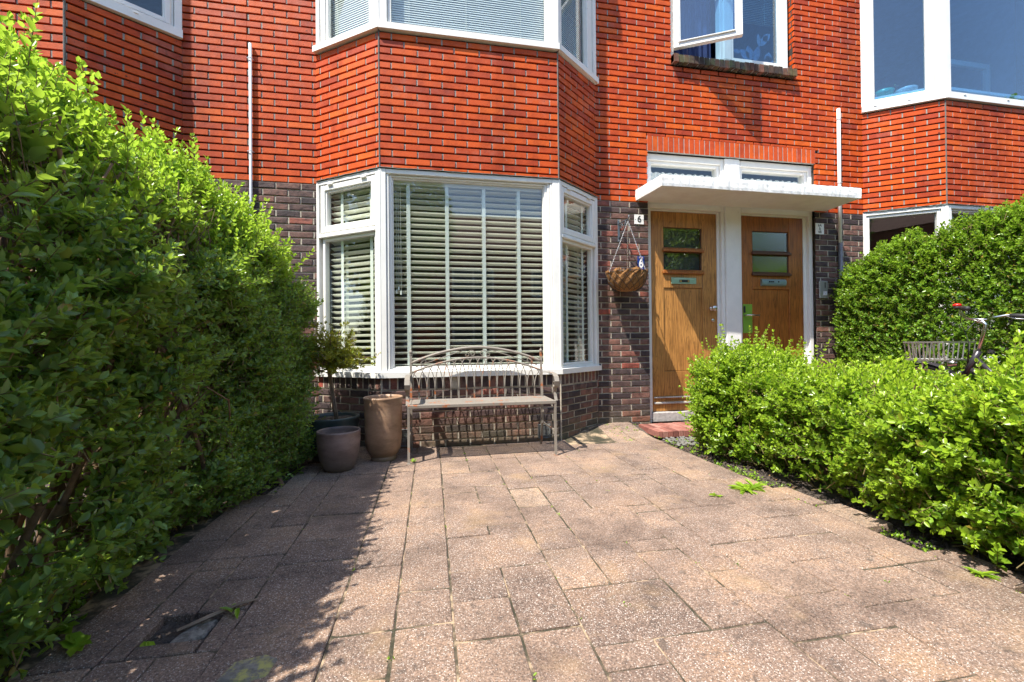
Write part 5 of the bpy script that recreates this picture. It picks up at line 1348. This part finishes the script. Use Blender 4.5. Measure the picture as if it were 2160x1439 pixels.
def hedge(name, label, seed, box, ex, nsh, LL, Lsh, mat, stems, zlow=.05, lean_f=None, keepf=None, ext=None, core=.08, youngtop=.5, spikes=0, spikel=.22, spikez=.80, sizef=None, lobes=.055, up=.35, groupy=None, topyoung=1.0, youngk=.55):
    rng = np.random.default_rng(seed)
    x0, x1, y0, y1, z1 = box
    root = empty(name, ((x0+x1)/2, (y0+y1)/2, 0), label, 'hedge')
    P = []; Q = []; tot = 0
    while tot < nsh:
        n = nsh*3; p = rng.uniform((x0-.1, y0-.1, zlow), (x1+.1, y1+.1, z1*1.08), (n, 3))
        u = np.abs(p[:, 0]-(x0+x1)/2)/((x1-x0)/2); v = np.abs(p[:, 1]-(y0+y1)/2)/((y1-y0)/2); w_ = np.clip((p[:, 2]-.25*z1)/(z1*.75), 0, 9)
        if lean_f is not None: u, v, w_ = lean_f(p, u, v, w_)
        q = (u**ex[0]+v**ex[1]+w_**ex[2])**(1/6.0) if False else np.maximum(1e-3, (u**ex[0]+v**ex[1]+w_**ex[2]))**(1/ex[0])
        q = q*(1+lobes*lump(p, 5.5, seed)+lobes*.6*lump(p, 14, seed+3))
        acc = (q < 1)&(rng.random(n) < core+np.clip(q, 0, 1)**9)
        if keepf is not None: acc &= keepf(p, rng)
        P.append(p[acc]); Q.append(q[acc]); tot += acc.sum()
    P = np.concatenate(P)[:nsh]; Q = np.concatenate(Q)[:nsh]
    cx, cy = (x0+x1)/2, (y0+y1)/2
    G = np.stack([np.sign(P[:, 0]-cx)*(np.abs(P[:, 0]-cx)/((x1-x0)/2))**(ex[0]-1)/((x1-x0)/2), np.sign(P[:, 1]-cy)*(np.abs(P[:, 1]-cy)/((y1-y0)/2))**(ex[1]-1)/((y1-y0)/2), np.clip((P[:, 2]-.25*z1)/(z1*.75), 0, 2)**(ex[2]-1)/z1*1.4], 1)
    G = norm(G)
    D = norm(G*.75+np.array([0, 0, .55])+rng.normal(0, .42, (nsh, 3)))
    Ln = Lsh*rng.uniform(.5, 1.35, nsh)
    A = P-D*Lsh*.55
    top = np.clip((P[:, 2]-z1*.55)/(z1*.45), 0, 1)
    Lp = LL*rng.uniform(.65, 1.25, nsh)*(1 if sizef is None else sizef(P))
    lp, la, ln, ll, ly = shoots(rng, A, D, Ln, Lp, 8, LL*.46, up=up, st0=Lsh*.18)
    # how young: leaf order on the shoot, outside of the hedge
    reps = None
    zt = np.clip((lp[:, 2]-z1*.6)/(z1*.4), 0, 1)
    yg = np.clip(ly*youngk+zt*youngtop*ly*topyoung+rng.normal(0, .10, len(ly))-.12, 0, 1)
    ks = lp[:, 2] > .02
    lp, la, ln, ll, yg = lp[ks], la[ks], ln[ks], ll[ks], yg[ks]
    parts_ = [(lp, la, ln, ll, yg)]
    tA, tB = [A], [A+D*Ln[:, None]]
    if spikes:
        idx = rng.choice(np.where((P[:, 2] > z1*spikez)&(Q > .8))[0], spikes); pA = P[idx]-np.array([0, 0, .05]); pD = norm(np.array([0, 0, 1.0])+G[idx]*.35+rng.normal(0, .30, (spikes, 3))); pL = spikel*rng.uniform(.5, 1.3, spikes)
        q = shoots(rng, pA, pD, pL, np.full(spikes, LL*1.0), 16, .026, youngk=1.0, up=.1, tipshrink=.6)
        parts_.append((q[0], q[1], q[2], q[3], np.clip(q[4]*.6+.35, 0, 1))); tA.append(pA); tB.append(pA+pD*pL[:, None])
    lp, la, ln, ll, yg = [np.concatenate(x) for x in zip(*parts_)]
    o = leaf_object('foliage', lp, la, ln, ll, ll*rng.uniform(.48, .64, len(ll)), rng.random(len(ll)), yg, mat, root)
    tA, tB = np.concatenate(tA), np.concatenate(tB)
    twig_object('twigs', tA, tB, np.full(len(tA), .0026), np.full(len(tA), .0009), TWIG, root)
    # woody stems
    sA, sB, s0, s1 = [], [], [], []
    rr = random.Random(seed)
    for i in range(stems):
        x = rr.gauss(cx, (x1-x0)*.10); y = rr.uniform(y0+.12, y1-.12); p = Vector((x, y, -.03)); r = rr.uniform(.008, .020)
        def grow(p, d, r, L, dep):
            nseg = 4
            for k in range(nseg):
                d2 = (d+Vector((rr.gauss(0, .16), rr.gauss(0, .16), .05))).normalized(); q = p+d2*L/nseg
                mg = .03 if q.z < z1*.38 else .22
                if q.z > z1*.86 or not (x0+mg < q.x < x1-mg) or not (y0+mg < q.y < y1-mg*.5): return
                sA.append(p); sB.append(q); s0.append(r); s1.append(r*.86); r *= .86; p = q; d = d2
                if dep < 3 and rr.random() < .75: grow(p, (d+Vector((rr.gauss(0, .6), rr.gauss(0, .6), .25))).normalized(), r*.62, L*.62, dep+1)
        for _ in range(rr.choice([1, 2, 3])): grow(p, Vector((rr.gauss(0, .22), rr.gauss(0, .22), 1)).normalized(), r, z1*.95, 0)
    if sA:
        f = lambda a: np.array([tuple(v) for v in a])
        b = MB(); b.smooth = True
        for a, c, ra, rb_ in zip(sA, sB, s0, s1): b.tube([a, c+(c-a)*.04], [ra, rb_], 6 if ra > .006 else 4, cap=False)
        part(b, 'stems', BARK, root)
    return root
import sys
# tall hedge on the left: sheared face towards the paving, shoots on top
def lf(p, u, v, w_):
    # the end near the house bulges to the right and the face flares at the top
    xr = -1.03+.13*np.clip((p[:, 1]+1.7)/.7, 0, 1)-.16*np.clip((.25-p[:, 2])/.25, 0, 1)*np.clip((-p[:, 1]-1.5)*2, 0, 1)-.40*np.clip((p[:, 2]-1.15)/.80, 0, 1.1)**1.2
    u2 = np.where(p[:, 0] > -1.55, (p[:, 0]+1.55)/(xr+1.55), (-1.55-p[:, 0])/.40)
    top = 1.86+.07*np.clip((-2.2-p[:, 1])/.4, 0, 1)-.30*np.clip((p[:, 1]+1.25)/.9, 0, 1)**2
    w2 = np.clip((p[:, 2]-.45)/(top-.45), 0, 9)
    return np.clip(u2, 0, 9), v, w2
def kf(p, rng):
    k = np.ones(len(p), bool); r = rng.random(len(p))
    k &= ~((p[:, 0] < -1.55)&(r < .93))
    thin = (lump(p*np.array([1, 1, .8]), 3.0, 77) > -.05)&(p[:, 1] < -1.6)&(p[:, 2] > .25)&(p[:, 2] < 1.45)
    k &= ~(thin&(r < .84)); k &= ~((p[:, 2] > 1.35)&(rng.random(len(p)) < .35)); k &= ~((p[:, 1] < -3.3)&(r < .5)); k &= ~((p[:, 1] < -1.9)&(rng.random(len(p)) < .35)); return k
hedge('hedge', 'tall overgrown privet hedge along the left side, in shade with a sunlit top', 21, (-1.98, -.90, -4.6, -.50, 1.93), (6, 9, 6), 15000, .054, .15, LEAFA, 90, sizef=lambda P: 1.0-.34*np.clip((P[:, 1]+2.3)/1.2, 0, 1), lean_f=lf, keepf=kf, youngtop=.9, spikes=900, spikel=.24, spikez=.70, lobes=.14, core=.05, youngk=.22)
# tall hedge on the right behind the bicycle
def lf2(p, u, v, w_):
    top = 1.90-.25*np.clip((p[:, 1]+.55)/.5, 0, 1)**2
    xl = 4.47+.03*np.sin(p[:, 1]*3)
    u2 = np.where(p[:, 0] < 4.78, (4.78-p[:, 0])/(4.78-xl), (p[:, 0]-4.78)/.25)
    return np.clip(u2, 0, 9), v, np.clip((p[:, 2]-.5)/(top-.5), 0, 9)
hedge('hedge', 'tall clipped green hedge on the right between the wall and the picture edge', 33, (4.45, 5.02, -3.6, -.06, 1.92), (6, 8, 6), 21000, .042, .10, LEAFC, 30, lean_f=lf2, spikes=170, spikel=.13, lobes=.07, core=.16, youngk=.55, youngtop=.3, keepf=lambda p, rng: ~(((p[:, 0] > 4.95)|(p[:, 1] < -3.1))&(rng.random(len(p)) < .6)))
# low hedge on the right: bushy end plus the row towards the camera
def kf3(p, rng):
    r = rng.random(len(p)); gap = (p[:, 1] > -2.25)&(p[:, 1] < -1.55)&(p[:, 2] < .42)&(r < .55)
    low = (p[:, 2] < .22)&(r < .25); return ~gap&~low
def lf3(p, u, v, w_):
    xl = 2.19-.14*np.clip((-p[:, 1]-2.1)/.5, 0, 1)+.10*np.clip((.2-p[:, 2])/.2, 0, 1)*.5
    top = .665+.03*np.sin(p[:, 1]*4)-.095*np.exp(-((p[:, 1]+2.55)/.28)**2)-.04*np.exp(-((p[:, 1]+1.75)/.2)**2)
    xr = 2.86
    c = (xl+xr)/2
    return np.abs(p[:, 0]-c)/((xr-xl)/2), v, np.clip((p[:, 2]-.2)/(top-.2), 0, 9)
hedge('hedge', 'low leafy privet hedge right of the paving in front of the bicycle', 45, (2.05, 2.98, -4.0, -1.50, .78), (5, 8, 5), 6400, .047, .165, LEAFB, 26, lean_f=lf3, keepf=kf3, spikes=420, spikel=.17, lobes=.18, core=.08, spikez=.70, youngk=.8, youngtop=.4, zlow=.03)
def lf4(p, u, v, w_):
    return u, v, np.clip((p[:, 2]-.30)/.46, 0, 9)
hedge('bush', 'rounded bush with long upright shoots in front of the two doors', 58, (2.10, 3.02, -1.55, -.80, .80), (2.6, 2.6, 2.6), 2700, .045, .17, LEAFB, 11, lean_f=lf4, keepf=lambda p, rng: ~((p[:, 2] < .2)&(rng.random(len(p)) < .4)), spikes=110, spikel=.27, lobes=.14, spikez=.6, core=.12, youngk=.8, youngtop=.4, zlow=.06)['category'] = 'bush'

# small tree in the dark pot
rng = np.random.default_rng(9)
tr = empty('small_tree', (-.745, -.60, .305), 'small thin tree with yellow green leaves growing in the wide dark pot', 'tree')
b = MB(); b.smooth = True
b.tube([(-.742, -.60, .30), (-.755, -.60, .42), (-.775, -.605, .55), (-.79, -.61, .66), (-.80, -.61, .74)], [.012, .011, .010, .010, .008], 8)
b.tube([(-.728, -.60, .30), (-.742, -.604, .42), (-.762, -.61, .55), (-.775, -.612, .66), (-.765, -.61, .74)], [.008, .008, .008, .008, .006], 8)
part(b, 'trunk', simple('grey_brown_bark', (.22, .16, .11), .85, var=.35, nscale=40, bump=.5), tr)
A, D, L_ = [], [], []
b = MB(); rr = random.Random(4)
for i in range(95):
    p = Vector((-.79+rr.uniform(-.01, .03), -.61, rr.uniform(.66, .80))); d = Vector((rr.gauss(.05, .75), rr.gauss(0, .6), rr.uniform(-.05, 1.1))).normalized(); L = rr.uniform(.12, .38)
    q = p+d*L*.5+Vector((0, 0, .01)); e_ = p+d*L+Vector((0, 0, .02*rr.random())); b.tube([p, q, e_], [.0035, .0025, .0012], 5)
    for _ in range(9): k = rr.uniform(.35, 1); s_ = p.lerp(e_, k); A.append(tuple(s_)); D.append((d.x+rr.gauss(0, .6), d.y+rr.gauss(0, .6), d.z+rr.gauss(0, .5))); L_.append(rr.uniform(.02, .05))
part(b, 'branches', BARK, tr)
A = np.array(A); D = norm(np.array(D)); q = shoots(rng, A, D, np.array(L_), np.full(len(A), .034), 3, .014, youngk=1, up=.2)
TL = m_leaf('small_tree_leaf', (.12, .20, .02), (.40, .40, .03), (.55, .50, .05), .35)
leaf_object('crown', q[0], q[1], q[2], q[3], q[3]*.42, rng.random(len(q[0])), np.clip(rng.normal(.42, .3, len(q[0])), 0, 1), TL, tr)
# weeds
def weed(name, x, y, n, L, wd, label, flat=.5, seed=1, m=None, z=0.0, gap=None, cat='weed', group=None):
    rg = np.random.default_rng(seed); a = rg.uniform(0, 6.28, n); el = rg.uniform(.1, flat*1.5, n)
    Ax = norm(np.stack([np.cos(a)*np.cos(el), np.sin(a)*np.cos(el), np.sin(el)], 1)); P = np.tile(np.array([x, y, gz(x, y)+.004+z]), (n, 1))+rg.normal(0, .006, (n, 3))*np.array([1, 1, 0])
    Nn = norm(np.array([0, 0, 1.0])+rg.normal(0, .25, (n, 3))); Ls = L*rg.uniform(.5, 1.15, n)
    o = leaf_object(name, P, Ax, Nn, Ls, Ls*wd, rg.random(n), rg.uniform(.2, .8, n), m or LEAFB, None, droop=.25); tag(o, label, cat, group); return o
weed('dandelion', 1.845, -1.93, 26, .10, .20, 'dandelion rosette in a joint near the bush', .35, 3)
weed('dandelion', 1.915, -1.905, 18, .08, .22, 'second smaller weed touching the dandelion rosette', .5, 13)
weed('dandelion', 1.60, -1.98, 9, .04, .4, 'tiny weed left of the dandelion rosette', .3, 4)
weed('dandelion', -.655, -2.60, 4, .075, .28, 'upright dandelion leaf beside the stick', 1.0, 5)
weed('dandelion', -.83, -2.74, 5, .045, .5, 'small seedling in the hole of the paving', .5, 6, z=-.02)
weed('dandelion', 2.03, -2.93, 18, .05, .3, 'little weed at the right paving border', .4, 7)
weed('ivy_plant', -1.02, -2.72, 8, .065, .75, 'small round leaved plant on the soil at the lower left', .5, 8, z=.01)
weed('ivy_plant', -1.13, -2.63, 9, .06, .75, 'small round leaved plant near the hedge foot at the picture edge', .5, 9, z=.01)
weed('dandelion', -.14, -.86, 6, .035, .4, 'tiny weed by the left front bench leg', .6, 10)
# ground cover: seedlings and tufts along borders and joints
P, Ax, Nn, Ls = [], [], [], []
rg = np.random.default_rng(70); rr = random.Random(70)
def tuft(x, y, n, L, zz=0):
    for _ in range(n):
        a = rr.uniform(0, 6.28); el = rr.uniform(.2, 1.2); P.append((x+rr.gauss(0, .008), y+rr.gauss(0, .008), gz(x, y)-.004+zz)); Ax.append((math.cos(a)*math.cos(el), math.sin(a)*math.cos(el), math.sin(el))); Nn.append((rr.gauss(0, .3), rr.gauss(0, .3), 1)); Ls.append(L*rr.uniform(.5, 1.2))
for _ in range(150): y = rr.uniform(-3.4, -1.45); tuft(2.06+abs(rr.gauss(0, .05)), y, rr.randint(3, 9), .018, -.012)
for _ in range(130): y = rr.uniform(-3.6, -.9); tuft(edge_l(y)+rr.gauss(-.03, .05), y, rr.randint(3, 8), .026, -.01)
for _ in range(70):
    x = rr.choice(cols[4:]); y = rr.uniform(-3.4, -.5)
    if not inbay(x, y): tuft(x+rr.gauss(0, .002), y, rr.randint(2, 7), .011)
for _ in range(40): x = rr.uniform(1.7, 2.1); tuft(x, rr.uniform(-.55, -.05), rr.randint(2, 6), .016)
for _ in range(60): tuft(rr.uniform(2.0, 2.3), rr.uniform(-1.7, -.55), rr.randint(3, 8), .024, -.01)
o = leaf_object('seedlings', np.array(P), norm(np.array(Ax)), norm(np.array(Nn)), np.array(Ls), np.array(Ls)*.5, rg.random(len(P)), rg.uniform(.1, .7, len(P)), LEAFB); tag(o, 'tiny green weeds and moss along the joints and borders', 'weeds', kind='stuff')
# broad leaved undergrowth at the hedge feet
P = []; n = 420
rx = rg.uniform(0, 1, n); y = -3.2+rx*2.3; x = np.array([edge_l(v) for v in y])+rg.normal(-.06, .06, n)
P = np.stack([x, y, rg.uniform(.0, .13, n)], 1); A = norm(np.stack([rg.normal(.5, .5, n), rg.normal(0, .6, n), rg.uniform(.0, .8, n)], 1)); Nn = norm(np.array([0, 0, 1.0])+rg.normal(0, .3, (n, 3))); Ls = rg.uniform(.03, .06, n)
o = leaf_object('undergrowth', P, A, Nn, Ls, Ls*.8, rg.random(n), rg.uniform(0, .4, n), LEAFA); tag(o, 'broad leaved ground plants under the left hedge', 'undergrowth', kind='stuff')
n = 700; P = np.stack([np.where(rg.random(n) < .5, rg.normal(-1.15, .08, n), rg.normal(2.3, .15, n)), rg.uniform(-3.6, -.8, n), np.full(n, -.018)], 1)
P[:, 0] = np.where(P[:, 0] < 0, np.minimum(P[:, 0], np.array([edge_l(v) for v in P[:, 1]])-.01), P[:, 0])
A = norm(np.stack([rg.normal(0, 1, n), rg.normal(0, 1, n), rg.normal(0, .15, n)], 1)); Ls = rg.uniform(.015, .035, n)
o = leaf_object('fallen_leaves', P, A, norm(np.array([0, 0, 1.0])+rg.normal(0, .4, (n, 3))), Ls, Ls*.5, rg.random(n), rg.random(n)*.3, m_leaf('dead_leaf', (.16, .09, .045), (.30, .18, .08), (.2, .12, .04), .1, .8)); tag(o, 'dry fallen leaves on the soil below the hedges', 'leaves', kind='stuff')
# street trees behind the camera (mirrored in the panes)
def street_tree(x, y, h, r, seed, label):
    rg = np.random.default_rng(seed); e = empty('tree', (x, y, 0), label, 'tree', 'trees across the street')
    b = MB(); b.smooth = True; b.tube([(x, y, -.02), (x+.1, y, h*.3), (x, y+.1, h*.6)], [.16, .12, .06], 10)
    for k in range(7): a = k*.9+seed; b.tube([(x+.05, y, h*.35), (x+math.cos(a)*r*.4, y+math.sin(a)*r*.4, h*.6), (x+math.cos(a)*r*.7, y+math.sin(a)*r*.7, h*.75)], [.06, .04, .015], 6)
    part(b, 'trunk', BARK, e)
    n = 17000; d = norm(rg.normal(size=(n, 3))); rad = rg.random(n)**.4; P = d*rad[:, None]*np.array([r, r, h*.36]); P += np.array([x, y, h*.66]); P = P[lump(P, 1.6, seed) > -.25]; n = len(P)
    leaf_object('crown', P, norm(rg.normal(size=(n, 3))), norm(np.array([0, 0, 1.])+rg.normal(0, .6, (n, 3))), np.full(n, .15), np.full(n, .09), rg.random(n), rg.random(n)*.6, LEAFB, e)
street_tree(-4.5, -11.5, 7.5, 2.3, 3, 'leafy street tree furthest left across the road'); street_tree(-1.2, -13.5, 8.0, 2.2, 5, 'leafy street tree opposite the bay window'); street_tree(6.5, -8.6, 4.6, 2.2, 6, 'low leafy street tree opposite the doors'); street_tree(-8.5, -3.2, 6.5, 2.6, 11, 'garden tree beyond the left hedge, mirrored in the side panes'); street_tree(-14, -6.5, 8.0, 3.2, 12, 'large garden tree far to the left of the houses'); street_tree(7.2, -5.6, 4.4, 1.9, 15, 'small garden tree beyond the right hand hedge'); street_tree(20, -8.0, 9.0, 3.2, 14, 'large garden tree far to the right of the houses'); street_tree(10.5, -12.0, 6.0, 2.3, 8, 'street tree opposite the right hand house')
